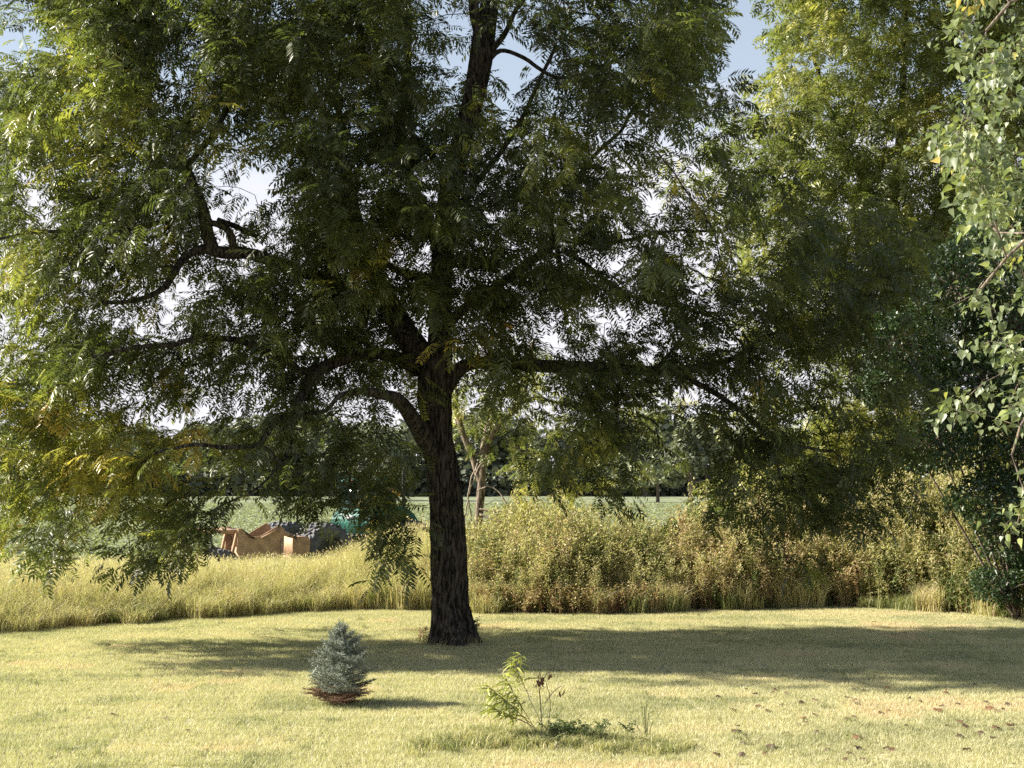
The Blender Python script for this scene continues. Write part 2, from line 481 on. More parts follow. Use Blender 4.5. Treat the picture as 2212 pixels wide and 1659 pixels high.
def grow(skel, tips, bf=0.25, seed=3, step=0.35, sag=0.12, tip_r=0.0045):
    """skel: list of (m,4) arrays; connects each tip to the growing skeleton; returns chains [(pts, radii)] and tip dirs"""
    r = np.random.default_rng(seed)
    P = np.concatenate([s[:, :3] for s in skel]); RR = np.concatenate([s[:, 3] for s in skel])
    base = P[np.argmin(P[:, 2])]
    cost = np.linalg.norm(P - base, axis=1) * bf
    n0 = len(P)
    cap = n0 + len(tips) * 30
    PP = np.zeros((cap, 3)); PP[:n0] = P
    CC = np.full(cap, 1e9); CC[:n0] = cost
    parent = np.full(cap, -1)
    n = n0
    dmin = np.array([np.min(np.sum((P - t) ** 2, 1)) for t in tips])
    ends = []
    for ti in np.argsort(dmin):
        t = tips[ti]
        dd = np.linalg.norm(PP[:n] - t, axis=1)
        k = int(np.argmin(dd + CC[:n]))
        s = PP[k]; dist = dd[k]
        m = max(2, int(dist / step))
        mid = (s + t) / 2 + r.normal(0, 0.10 * dist, 3) + np.array((0, 0, sag * dist))
        u = np.linspace(0, 1, m + 1)[1:, None]
        pts = (1 - u) ** 2 * s + 2 * u * (1 - u) * mid + u ** 2 * t
        pts[:-1] += r.normal(0, 0.018, (m - 1 if m > 1 else 0, 3)) if m > 1 else 0
        prev = k
        for q in pts:
            PP[n] = q; CC[n] = CC[prev] + np.linalg.norm(q - PP[prev]) * bf; parent[n] = prev
            prev = n; n += 1
        ends.append((prev, ti))
    PP = PP[:n]; parent = parent[:n]
    ex = 2.4
    acc = np.zeros(n)
    child_n = np.zeros(n, int)
    for i in range(n - 1, n0 - 1, -1):
        if child_n[i] == 0: acc[i] = tip_r ** ex
        if parent[i] >= 0:
            acc[parent[i]] += acc[i]; child_n[parent[i]] += 1
    rad = acc ** (1 / ex)
    # chains
    kids = {}
    for i in range(n0, n): kids.setdefault(parent[i], []).append(i)
    chains = []
    starts = [(p, c) for p in list(kids) if p < n0 for c in kids[p]]
    while starts:
        p, c = starts.pop()
        ids = [p, c]
        while c in kids:
            ks = sorted(kids[c], key=lambda i: -acc[i])
            for o in ks[1:]: starts.append((c, o))
            c = ks[0]; ids.append(c)
        rr = rad[ids]; rr[0] = rr[1]
        if ids[0] < n0: rr = np.minimum(rr, RR[ids[0]] * 0.8 + 0.003)
        chains.append((PP[ids], rr))
    dirs = np.zeros((len(tips), 3))
    for e, ti in ends:
        q = parent[e]; q2 = parent[q] if parent[q] >= 0 else q
        v = PP[e] - PP[q2]; dirs[ti] = v / (np.linalg.norm(v) + 1e-9)
    return chains, dirs

def chains_mesh(name, chains, smooth=True):
    b = Bag()
    for i, (P, r) in enumerate(chains):
        m = r.max()
        sides = 3 if m < 0.012 else 4 if m < 0.03 else 6 if m < 0.06 else 8
        V, Q = tube(P, r, sides, i * 0.7); b.add(V, Q)
    return b.mesh(name, smooth)

def grid_density(rows, x0, y0, step):
    g = np.array([[int(c) for c in r.split()] for r in rows], float) / 9.0
    def f(px, py):
        u = (px - x0) / step; v = (py - y0) / step
        u = min(max(u, 0), g.shape[1] - 1.001); v = min(max(v, 0), g.shape[0] - 1.001)
        i, j = int(v), int(u); a, b = v - i, u - j
        return (g[i, j] * (1 - a) * (1 - b) + g[i + 1, j] * a * (1 - b) + g[i, j + 1] * (1 - a) * b + g[i + 1, j + 1] * a * b)
    return f

def leaves_for(tips, dirs, per, spread, base_tint, tintf, out_from, scale=(0.7, 1.2), back=0.6, pitch=(-25, 55)):
    n = len(tips) * per
    k = np.repeat(np.arange(len(tips)), per)
    u = rng.uniform(0, back, n)
    P = tips[k] - dirs[k] * u[:, None] + rng.normal(0, spread, (n, 3))
    out = np.arctan2(tips[k][:, 1] - out_from[1], tips[k][:, 0] - out_from[0])
    yaw = out + rng.normal(0, 1.3, n)
    M = rotm(yaw, np.radians(rng.uniform(*pitch, n)), rng.normal(0, 0.45, n))
    S = rng.uniform(*scale, n)
    T = np.clip(base_tint[k] + rng.normal(0, 0.06, n), 0, 1) if tintf is None else tintf(P, base_tint[k])
    return P, M, S, T

def euler_of(m):
    from mathutils import Matrix
    return Matrix(m.tolist()).to_euler()

def split_leaves(tree, templates, mat, P, M, S, T, score, nmax, part='leaf', mesh_variants=4, name='foliage'):
    """the nmax leaves of highest score become parts, the rest one stuff part"""
    idx = rng.integers(0, len(templates), len(P))
    order = np.argsort(-score)
    big, rest = order[:nmax], order[nmax:]
    V, Fc, TT = stamp(templates, idx[rest], P[rest], M[rest], S[rest], T[rest])
    link(name, mesh_np(name, V - np.array(tree.location), Fc, TT), mat, tree, 'stuff')
    cache = {}
    tl = np.array(tree.location)
    for i in big:
        key = (int(idx[i]), int(np.clip(T[i], 0, 0.999) * 8))
        if key not in cache:
            tv, tf = templates[key[0]]
            me = mesh_np(part, tv, tf, np.full(len(tv), (key[1] + 0.5) / 8))
            me.materials.append(mat); cache[key] = me
        o = bpy.data.objects.new(part, cache[key])
        o.location = P[i] - tl; o.rotation_euler = euler_of(M[i]); s = float(S[i]); o.scale = (s, s, s)
        o.parent = tree
        col.objects.link(o)

# ------------------------------------------------------------------ the big walnut
D0 = 23.2
base0 = W(975, 1392, D0)
walnut = thing('walnut_tree', 'huge dark walnut tree with furrowed black trunk standing on the lawn', 'tree', (base0[0], base0[1], 0))
bx, by = base0[0], base0[1]

def trunk_mesh(name, path, sides, origin, furrow, flare=None, seed=0, freq=1.0):
    P, r = path[:, :3], path[:, 3]
    V, Q = tube(P, r, sides)
    V = V.reshape(len(P), sides, 3)
    ctr = P[:, None]
    rad = V - ctr
    rl = np.linalg.norm(rad, axis=2, keepdims=True)
    un = rad / rl
    off = np.zeros((len(P), sides))
    for i in range(len(P)):
        z = P[i, 2]
        for j in range(sides):
            q = un[i, j]
            v = Vector((q[0] * 7 * freq + seed, q[1] * 7 * freq, z * 1.5))
            a = 1 - abs(mnoise.noise(v)) * 2.4
            v2 = Vector((q[0] * 14 * freq + seed, q[1] * 14 * freq + 9, z * 3.6))
            b = 1 - abs(mnoise.noise(v2)) * 2.2
            off[i, j] = (a * 0.6 + b * 0.4 - 0.55) * min(1.0, r[i] / 0.28)
    V = ctr + un * (rl + (off * furrow)[:, :, None])
    if flare is not None:
        z0, amt = flare
        k = np.clip((z0 - P[:, 2]) / z0, 0, 1) ** 2.2
        aa = np.arctan2(un[:, :, 1], un[:, :, 0])
        lob = 0.55 + 0.45 * np.cos(aa * 5 + 0.6) + 0.35 * np.cos(aa * 2 + 2.6)
        V = V + un * (k[:, None] * amt * lob)[:, :, None]
    return mesh_np(name, V.reshape(-1, 3) - np.array(origin), Q, None, True)

T_trunk = traced([(978, 1400, 40, 0), (975, 1360, 40, 0), (972, 1300, 39, 0), (970, 1220, 38.5, 0), (966, 1120, 36, 0), (958, 1030, 34, 0), (947, 950, 32, 0), (941, 890, 34, 0), (937, 840, 37, 0), (944, 790, 33, 0), (950, 740, 26, 0.1), (952, 660, 23, 0.2), (956, 560, 23, 0.2), (964, 470, 24, 0.2), (978, 380, 23, 0.1), (1002, 290, 22, 0), (1026, 200, 23, -0.1), (1040, 120, 25, -0.2), (1046, 70, 24, -0.2), (1060, 0, 19, 0), (1078, -100, 16, 0.2), (1090, -220, 13, 0.5), (1085, -340, 9, 0.4), (1095, -460, 5, 0.2)], D0)
T_trunk[0] = (T_trunk[0][0], T_trunk[0][1], -0.12, T_trunk[0][3])
tp = smooth_path(T_trunk, 0.07)
link('trunk', trunk_mesh('trunk', tp, 96, walnut.location, 0.05, (0.95, 0.26)), M_bark, walnut)

LIMBS = {
 'A': [(915, 800, 30, 0), (898, 755, 30, .1), (868, 705, 27, .4), (840, 655, 23, .7), (812, 600, 21, 1), (780, 520, 18, 1.3), (752, 420, 16, 1.6), (735, 340, 15, 1.8), (712, 270, 13, 1.9), (680, 215, 11, 2), (620, 195, 9, 2), (540, 190, 7, 2), (450, 240, 6, 1.7), (350, 290, 5, 1.4)],
 'A2': [(748, 400, 10, 1.6), (742, 350, 9, 1.4), (745, 290, 8, 1.2), (725, 200, 7, 1), (700, 80, 6, .8), (690, -60, 5, .6), (680, -200, 4, .5)],
 'B': [(890, 790, 17, 0), (862, 775, 15, -.2), (822, 764, 13, -.5), (775, 768, 12, -.8), (722, 785, 14, -1.1), (672, 812, 13, -1.4), (655, 850, 10, -1.6), (632, 890, 9, -1.8), (590, 918, 8, -2), (560, 958, 6, -2.2), (500, 968, 5, -2.5), (420, 960, 4, -2.8), (330, 980, 3, -3.1)],
 'B2': [(690, 800, 9, -1.2), (650, 800, 8, -1.3), (600, 770, 7, -1.5), (520, 738, 7, -1.8), (430, 730, 6, -2.0), (380, 745, 6, -2.2), (300, 750, 5, -2.6), (200, 770, 4, -3)],
 'B3': [(560, 958, 4, -2.2), (600, 990, 3, -2.4), (625, 1030, 2, -2.5)],
 'B4': [(630, 893, 4, -1.8), (632, 940, 3, -2.0), (615, 990, 2.5, -2.2), (560, 1050, 2.5, -2.4), (480, 1092, 2, -2.6)],
 'B5': [(775, 768, 8, -.8), (715, 745, 6, -.6), (680, 700, 6, -.4), (645, 660, 5, -.2), (600, 610, 4, 0)],
 'C': [(835, 650, 16, .7), (780, 635, 15, .2), (700, 600, 14, -.3), (600, 568, 14, -.8), (535, 548, 13, -1), (480, 545, 14, -1.1), (415, 540, 8, -1.2), (385, 575, 9, -1.4), (355, 620, 7, -1.7), (290, 650, 5, -2), (200, 650, 4, -2.4)],
 'C2': [(462, 545, 15, -1.1), (450, 510, 14, -1.1), (438, 460, 14, -1.1), (418, 405, 13, -1.1), (396, 355, 11, -1.2), (362, 310, 9, -1.2), (335, 265, 7, -1.3), (310, 180, 5, -1.4), (300, 60, 4, -1.4), (280, -60, 3, -1.3)],
 'C3': [(500, 545, 9, -1.1), (502, 515, 8, -1.2), (486, 492, 8, -1.2), (455, 480, 7, -1.15), (436, 455, 7, -1.1)],
 'C4': [(470, 475, 6, -1), (510, 490, 6, -.8), (555, 510, 5, -.6)],
 'C5': [(438, 462, 7, -1.1), (380, 472, 6, -1.3), (300, 490, 5, -1.6), (220, 505, 4, -2), (100, 500, 4, -2.4), (-20, 520, 3, -2.8)],
 'C6': [(400, 360, 7, -1.2), (460, 290, 6, -1), (520, 180, 5, -.8), (570, 60, 4, -.8)],
 'D': [(958, 840, 22, 0), (984, 803, 17, 0), (1015, 787, 14, 0), (1100, 786, 14, -.1), (1200, 791, 14, -.2), (1300, 794, 12, -.3), (1400, 800, 11, -.4), (1480, 797, 10, -.5), (1540, 789, 7, -.6), (1600, 765, 5.5, -.6), (1650, 730, 4.5, -.6), (1720, 705, 3, -.5), (1850, 680, 2, -.3)],
 'D2': [(1440, 800, 8, -.4), (1490, 818, 7, -.5), (1545, 850, 6, -.8), (1600, 888, 6, -1), (1645, 925, 5, -1.2), (1700, 960, 4, -1.4), (1800, 975, 3, -1.6)],
 'D3': [(1645, 925, 4, -1.2), (1670, 980, 3, -1.3), (1690, 1050, 2.5, -1.4), (1710, 1110, 2, -1.5)],
 'D4': [(1410, 800, 5, -.4), (1440, 770, 3.5, -.2), (1480, 720, 2.5, 0), (1530, 650, 1.5, .2)],
 'D5': [(1300, 794, 6, -.3), (1330, 850, 5, -.6), (1330, 920, 4, -.9), (1290, 945, 3.5, -1.1), (1250, 965, 3, -1.2)],
 'E': [(942, 985, 26, 0), (915, 945, 21, -.4), (885, 895, 17, -.9), (855, 860, 14, -1.4), (805, 850, 9, -1.8), (750, 845, 6, -2.1), (700, 885, 4, -2.3), (640, 900, 3, -2.5), (590, 950, 2.2, -2.6)],
 'F': [(965, 700, 13, .1), (1010, 662, 11, .3), (1080, 612, 10, .6), (1150, 562, 10, .9), (1200, 520, 10, 1.1), (1230, 430, 7, 1.3), (1280, 340, 5, 1.5), (1340, 280, 4, 1.6), (1400, 180, 3, 1.7)],
 'F2': [(1198, 520, 7, 1.1), (1186, 450, 5, 1.1), (1180, 380, 4, 1.2), (1165, 300, 3, 1.3)],
 'F3': [(1205, 515, 7, 1.1), (1280, 526, 5, .9), (1350, 520, 4, .7), (1440, 500, 3, .5), (1560, 500, 3, .2)],
 'F4': [(1204, 530, 6, 1.1), (1212, 600, 5, .9), (1225, 700, 4, .7)],
 'F5': [(1215, 535, 6, 1.1), (1290, 590, 5, 1.1), (1360, 640, 4, 1.2), (1450, 660, 3, 1.3)],
 'G': [(1040, 130, 11, -.2), (1062, 108, 8, -.3), (1090, 75, 6, -.4), (1115, 20, 5, -.5), (1180, -60, 4, -.6)],
 'G2': [(1044, 140, 9, -.2), (1080, 112, 5, -.3), (1130, 125, 4.5, -.4), (1200, 165, 4, -.5), (1290, 150, 3, -.6), (1400, 90, 3, -.6)],
 'G3': [(1040, 80, 16, -.2), (1025, 30, 12, -.3), (1018, -30, 11, -.3), (1000, -140, 8, -.4), (960, -260, 6, -.6)],
 'G4': [(1075, -80, 10, .1), (1150, -140, 8, .4), (1260, -190, 6, .8), (1400, -200, 4, 1.1)],
 'H': [(957, 560, 13, .2), (925, 490, 11, .6), (890, 400, 10, 1), (870, 290, 9, 1.2), (880, 150, 8, 1.2), (878, 20, 9, 1.1), (860, -100, 7, 1), (840, -250, 5, .9)],
 'H2': [(975, 400, 10, .1), (930, 330, 8, -.6), (860, 260, 6, -1.4), (790, 130, 5, -2), (760, -20, 4, -2.3)],
 'H3': [(965, 480, 9, .2), (1010, 420, 7, .5), (1080, 330, 6, .8), (1130, 250, 5, 1), (1200, 100, 4, 1.3)],
 'K': [(950, 620, 9, .1), (900, 600, 8, -.8), (820, 560, 7, -1.7), (740, 480, 6, -2.4), (660, 380, 5, -3)],
}
limb_paths = []
for k, v in LIMBS.items():
    p = smooth_path(traced(v, D0), 0.16, 0.009, len(limb_paths))
    limb_paths.append(p)
    big = p[:, 3].max() > 0.07
    if big:
        me = trunk_mesh('limb', smooth_path(p[::2], 0.08), 28, walnut.location, 0.014, None, len(limb_paths), 0.6)
    else:
        V, Q = tube(p[:, :3], p[:, 3], 10)
        me = mesh_np('limb', V - np.array(walnut.location), Q, None, True)
    link('limb', me, M_bark, walnut)

main_rows = [
 # y = -100 .. 1300, x = -200 .. 2100 (24 columns)
 "8 8 8 9 9 9 9 9 9 9 8 6 5 4 6 7 7 6 1 0 0 0 0 0",
 "8 7 6 8 9 9 9 9 9 9 9 6 3 2 5 6 7 7 1 0 0 0 0 0",
 "8 7 4 7 9 9 9 9 9 9 9 7 3 2 4 6 7 7 1 0 0 0 0 0",
 "8 8 8 9 9 9 9 8 9 9 9 8 5 4 5 5 6 5 1 0 0 0 0 0",
 "7 8 8 9 8 8 6 5 8 9 9 9 8 6 6 5 3 1 0 0 0 0 0 0",
 "7 7 7 7 8 8 6 3 7 9 9 9 8 7 7 6 3 1 1 2 3 2 1 0",
 "7 6 6 6 6 6 4 4 8 9 9 9 8 8 7 6 4 3 4 6 6 5 3 1",
 "6 6 5 6 8 6 5 5 7 9 9 9 8 7 7 6 4 3 4 7 7 6 5 2",
 "6 6 6 7 8 5 3 6 8 8 8 7 7 6 6 5 3 3 4 6 4 2 2 1",
 "6 6 6 8 8 7 6 5 5 7 6 5 6 7 7 7 4 4 6 6 3 2 2 1",
 "6 7 8 8 8 7 6 4 3 6 5 2 1 2 4 5 3 3 5 6 5 4 3 1",
 "6 7 8 9 8 7 5 3 2 5 5 1 0 1 3 4 1 1 3 5 6 4 1 0",
 "4 6 7 5 2 4 4 1 4 3 2 0 0 0 1 1 0 4 4 5 6 2 0 0",
 "1 2 3 2 0 5 2 0 1 0 2 0 0 0 0 0 0 0 0 1 1 0 0 0",
 "0 0 0 0 0 0 0 0 0 0 0 0 0 0 0 0 0 0 0 0 0 0 0 0",
]
fd = grid_density(main_rows, -200, -100, 100)
HOLES = [(580, 380, 38, 55), (390, 712, 36, 22), (560, 500, 22, 32), (375, 530, 45, 22), (745, 1085, 62, 50), (610, 1160, 105, 55), (430, 880, 34, 30), (1590, 330, 50, 70), (1100, 150, 50, 60), (1625, 90, 70, 140), (550, 1085, 40, 50), (925, 1120, 30, 100), (250, 1165, 60, 40), (1540, 640, 22, 30), (1450, 880, 30, 30), (760, 820, 20, 25), (140, 90, 25, 30)]
def in_hole(px, py, m=1.0):
    for hx, hy, a, b in HOLES:
        if ((px - hx) / (a * m)) ** 2 + ((py - hy) / (b * m)) ** 2 < 1: return True
    return False
tips = []; tint0 = []
YEL_AND_SUNLIT = [(180, 950, 230, .2), (50, 700, 120, .18), (100, 160, 150, .18), (200, 210, 90, .33), (120, 290, 60, .35), (180, 60, 60, .3), (60, 960, 190, .34), (300, 950, 90, .3), (230, 1010, 90, .28), (540, 430, 55, .42), (490, 310, 60, .4), (310, 270, 30, .35), (1075, 215, 40, .5), (1180, 240, 40, .42), (1290, 160, 40, .3), (60, 520, 70, .42), (40, 600, 60, .35), (300, 620, 45, .3), (400, 870, 60, .3), (1250, 640, 50, .38), (1210, 935, 70, .52), (1260, 720, 40, .4), (450, 1010, 60, .3), (640, 700, 35, .3), (1400, 300, 40, .3), (1550, 460, 60, .32), (1250, 300, 50, .45), (90, 1150, 80, .25), (1300, 940, 40, .5)]  # autumn yellow clusters; the wide left ones paint sunlight into the leaf tint
r = np.random.default_rng(5)
n_try = 0
while len(tips) < 4050 and n_try < 150000:
    n_try += 1
    px, py = r.uniform(-140, 2000), r.uniform(-330, 1270)
    q = fd(px, py) if py > -100 else 0.9 * max(0, 1 - ((px - 850) / 900) ** 2)
    if px < 0: q *= 0.6 + px * .003
    # the crown goes thin from front to back towards its outline
    ax = (px - 980) / (1250 if px < 980 else 1020); az = (py - 450) / 900.0
    hw = 5.6 * math.sqrt(max(0.06, 1 - ax * ax * 0.85 - az * az * 0.6))
    hw = min(hw, 3.2 + max(0, (900 - py)) / 250)
    if px > 1380 and 150 < py < 800 and px < 1700: q = min(1, q + .14)
    if 1480 < px < 1950 and py > 800: q *= .74
    if 1600 < px < 1950 and 350 < py < 800: q *= .8
    if r.random() > q ** 1.35: continue
    if in_hole(px, py): continue
    back_lim = 2.3 if py > 350 else 3.4
    dd = r.uniform(-min(hw, 3.0 if py > 550 else 4.3), min(hw, back_lim))
    if mnoise.noise(Vector((px * .009, py * .014, dd * .5 + 7))) < -.06 and r.random() < .82: continue
    if dd < -1.2 and 250 < px < 900 and 150 < py < 950 and r.random() < .35: continue
    if px < 350 and py > 750: dd = r.uniform(-2.9, 0.5)
    if 1500 < px and py > 650: dd = r.uniform(-2.6, 1.8)
    # keep leaves off the visible trunk front
    if dd < 0 and abs(px - 965) < 50 and (py > 760 or py < 260): continue
    if abs(px - 900) < 45 and 640 < py < 780 and dd < 0.6: continue
    if 425 < px < 530 and 440 < py < 570 and dd < -0.6: continue
    tips.append(W(px, py, D0 + dd))
    t = 0.23 + 0.26 * mnoise.noise(Vector(tips[-1]) * 0.55) + r.normal(0, 0.05)
    for hx, hy, rr, am in YEL_AND_SUNLIT:
        e = math.hypot(px - hx, py - hy) / rr
        if e < 1.3: t += 0.85 * am * math.exp(-e * e * 1.2) * r.uniform(0.5, 1.4)
    if r.random() < 0.035: t += r.uniform(0.2, 0.5)
    tint0.append(min(t, .66 + .3 * r.random()))
for px, py, dd in [(850, 1120, -2.5), (870, 1150, -2.4), (860, 1180, -2.5), (880, 1200, -2.4), (895, 1225, -2.4), (905, 1180, -2.4), (900, 1150, -2.5), (335, 1180, -3), (345, 1215, -3), (365, 1190, -3.1), (400, 1180, -3), (420, 1165, -3), (330, 1140, -3), (380, 1140, -3), (60, 1190, -3.4), (80, 1150, -3.4), (20, 1190, -3.4), (130, 1190, -3.4), (150, 1160, -3.4), (1530, 1085, -2), (1560, 1095, -2), (1600, 1100, -2), (1640, 1090, -2), (1780, 1110, -1.8), (1830, 1120, -1.8), (1870, 1110, -1.8), (1800, 1070, -1.8), (1290, 1010, -1.5), (1180, 1000, -1.5), (1340, 1040, -1.5), (640, 1100, -2.8), (680, 1080, -2.8), (660, 1060, -2.8), (820, 1060, -2.6), (800, 1020, -2.6), (700, 1020, -2.8), (760, 1030, -2.7), (790, 1050, -2.6), (740, 1000, -2.7), (830, 1040, -2.6), (705, 1080, -2.7), (690, 1110, -2.7), (850, 1060, -2.6), (880, 1080, -2.6), (840, 1090, -2.6), (865, 1040, -2.6), (745, 1055, -2.7), (800, 1085, -2.6), (770, 1065, -2.7)]:
    tips.append(W(px, py, D0 + dd)); tint0.append(0.25 + r.normal(0, 0.08))
tips = np.array(tips); tint0 = np.array(tint0)
chains, dirs = grow([tp[tp[:, 2] > 3.2]] + limb_paths, tips, 0.22, 3)
me = chains_mesh('twigs', chains); me.transform(__import__('mathutils').Matrix.Translation(-walnut.location))
link('branches', me, M_bark, walnut, 'stuff')
P, M, S, T = leaves_for(tips, dirs, 8, 0.10, tint0, None, (bx, by))
ok = ~((np.abs(P[:, 0] - bx) < 0.5) & (P[:, 1] < by) & (P[:, 2] < 4.8) & (P[:, 0] > bx - 0.28))
P, M, S, T = P[ok], M[ok], S[ok], T[ok]
# the nearest and lowest hanging leaves are parts of their own
score = -(P[:, 2]) * 0.7 - (P[:, 1] - 18) + np.where(np.abs(P[:, 0]) < 9, 0, -50)
split_leaves(walnut, WT, M_walnut, P, M, S, T, score, 300)

# ------------------------------------------------------------------ generic tree from a density picture
def volume_tree(root, trunk_pts, d0, limbs, tips, tints, templates, leaf_m, bark_m, per, nparts, scale=(0.8, 1.15), spread=0.12, back=0.5, tip_r=0.0045, pitch=(-25, 55), bf=0.22):
    paths = [smooth_path(traced(trunk_pts, d0), 0.12, 0.004)]
    for l in limbs: paths.append(smooth_path(traced(l, d0), 0.2, 0.012, len(paths)))
    loc = np.array(root.location)
    for i, p in enumerate(paths):
        V, Q = tube(p[:, :3], p[:, 3], 14 if i == 0 else 8)
        link('trunk' if i == 0 else 'limb', mesh_np('wood', V - loc, Q, None, True), bark_m, root)
    tips = np.array(tips); tints = np.array(tints)
    chains, dirs = grow(paths, tips, bf, 5, tip_r=tip_r)
    me = chains_mesh('twigs', chains); me.vertices.foreach_get  # noqa
    me.transform(__import__('mathutils').Matrix.Translation(-root.location))
    link('branches', me, bark_m, root, 'stuff')
    P, M, S, T = leaves_for(tips, dirs, per, spread, tints, None, (loc[0], loc[1]), scale, back, pitch)
    split_leaves(root, templates, leaf_m, P, M, S, T, -P[:, 1] - P[:, 2] * 0.3, nparts)

# rear walnut at right
Dr = 37.0
pb = W(1960, 1300, Dr)
rear = thing('walnut_tree', 'sunlit yellow green walnut tree rising behind the weeds at the right', 'tree', (pb[0], pb[1], -0.4))
rear_rows = [
 # x 1400..2400 (11), y -300..1200 step 100 (16)
 "0 0 3 5 7 7 7 7 7 7 7", "0 0 3 6 8 8 8 8 8 8 8", "0 0 3 7 8 8 8 8 8 8 8",
 "0 0 0 7 8 8 8 8 8 8 8", "0 0 0 6 8 8 8 8 8 8 8", "0 1 2 7 8 9 9 9 9 9 9", "0 2 4 8 9 9 9 9 9 9 9",
 "1 2 6 9 9 9 9 9 9 9 9", "0 1 5 8 9 9 9 9 9 9 9", "0 0 3 7 8 8 8 8 8 8 8", "0 0 2 5 6 8 8 8 8 8 8",
 "0 0 1 3 6 8 8 8 8 8 8", "0 0 1 3 6 7 7 7 7 7 7", "0 0 2 5 7 7 7 7 7 7 7", "0 0 3 6 6 6 6 6 6 6 6", "0 0 0 0 0 0 0 0 0 0 0"]
fr = grid_density(rear_rows, 1400, -300, 100)
rt, rc = [], []
while len(rt) < 3300:
    px, py = r.uniform(1400, 2380), r.uniform(-300, 1180)
    if r.random() > fr(px, py) ** 1.3: continue
    rt.append(W(px, py, Dr + r.uniform(-4, 3.5)))
    t = 0.36 + 0.35 * mnoise.noise(Vector(rt[-1]) * 0.6) + r.normal(0, 0.08) + (0.2 if 850 < py else 0)
    rc.append(t)
volume_tree(rear, [(1960, 1340, 20, 0), (1950, 1200, 17, 0), (1945, 1000, 15, 0), (1950, 800, 13, .5), (1930, 500, 10, 1), (1950, 200, 7, 1.5), (1960, -100, 4, 1)], Dr,
    [[(1948, 850, 12, 0), (1880, 700, 9, -1), (1800, 560, 7, -1.5), (1700, 420, 5, -2), (1620, 330, 3, -2)],
     [(1940, 600, 11, 0), (2010, 480, 8, 0), (2110, 330, 6, 1), (2200, 100, 4, 1)],
     [(1940, 500, 9, 0), (1860, 380, 7, 0), (1780, 200, 5, 0), (1740, 40, 3, 0)],
     [(1948, 950, 9, 0), (1850, 900, 7, -1), (1750, 880, 5, -2), (1660, 920, 3, -2)]],
    rt, rc, WT_far, M_rear, M_bark, 9, 120, (0.85, 1.2))

# ------------------------------------------------------------------ young tree behind the big trunk
Dm = 37.0
pb = W(1025, 1260, Dm)
young = thing('young_tree', 'small forked tree with vine covered sunlit trunks behind the big trunk', 'tree', (pb[0], pb[1], -0.4))
yt, yc = [], []
for (cx, cy, sx, sy, n) in [(1060, 860, 60, 40, 24), (1150, 820, 70, 50, 36), (1010, 900, 30, 40, 12), (1240, 900, 90, 60, 44), (1330, 960, 70, 50, 30), (1150, 1070, 40, 40, 16), (1180, 980, 60, 40, 16), (1380, 860, 60, 50, 24), (1000, 860, 40, 60, 14), (1160, 1130, 50, 30, 14), (1240, 1060, 50, 30, 10)]:
    for _ in range(n):
        yt.append(W(r.normal(cx, sx), min(r.normal(cy, sy), 1190), Dm + r.uniform(-2, 2)))
        yc.append(0.45 + r.normal(0, 0.12) + (0.25 if cy > 1000 else 0))
volume_tree(young, [(1025, 1275, 10, 0), (1028, 1200, 9.5, 0), (1034, 1120, 9, 0), (1040, 1050, 9, 0), (1042, 1010, 8, 0), (1055, 960, 6, 0), (1085, 910, 5.5, 0), (1120, 880, 5, 0), (1135, 830, 7, 0), (1150, 740, 5, .2)], Dm,
    [[(1038, 1040, 8, 0), (1020, 985, 7, 0), (998, 930, 7, 0), (985, 870, 6, 0), (978, 800, 4, 0)],
     [(1042, 1000, 9, 0), (1050, 940, 8, .2), (1062, 890, 6, .3), (1075, 830, 5, .4), (1080, 760, 4, .4)],
     [(1100, 895, 6, 0), (1150, 860, 4, 0), (1240, 880, 3, 0), (1330, 900, 2, -.4)]],
    yt, yc, WT_far, M_rear, M_bark4, 6, 0, (0.7, 1.0))
for pts in [[(1036, 1100, 3, -.2), (1075, 1105, 2.6, -.3), (1110, 1095, 2, -.3), (1125, 1080, 1.3, -.3)], [(1036, 1110, 3, -.2), (1070, 1125, 2.8, -.3), (1110, 1128, 2.2, -.4), (1150, 1130, 1.2, -.4)],
            [(1070, 1125, 2, -.3), (1110, 1150, 2, -.4), (1150, 1180, 1.5, -.4)], [(1030, 1060, 1.6, -.3), (1060, 1050, 1.6, -.4), (1090, 1080, 1.5, -.5), (1110, 1120, 1.2, -.5)],
            [(1022, 1180, 5, -.2), (1005, 1150, 4, -.3), (992, 1110, 3, -.3), (980, 1060, 2, -.4)], [(1032, 1000, 1.6, -.3), (1012, 1060, 1.5, -.4), (1018, 1130, 1.5, -.3), (1020, 1200, 1.4, -.3)],
            [(1052, 985, 1.6, -.3), (1030, 1020, 1.5, -.4), (1010, 1080, 1.5, -.3), (1002, 1150, 1.4, -.3)]]:
    p = smooth_path(traced(pts, Dm), 0.1, 0.012)
    V, Q = tube(p[:, :3], p[:, 3], 5)
    link('dead_branch', mesh_np('dead_branch', V - np.array(young.location), Q, None, True), M_bark3, young)

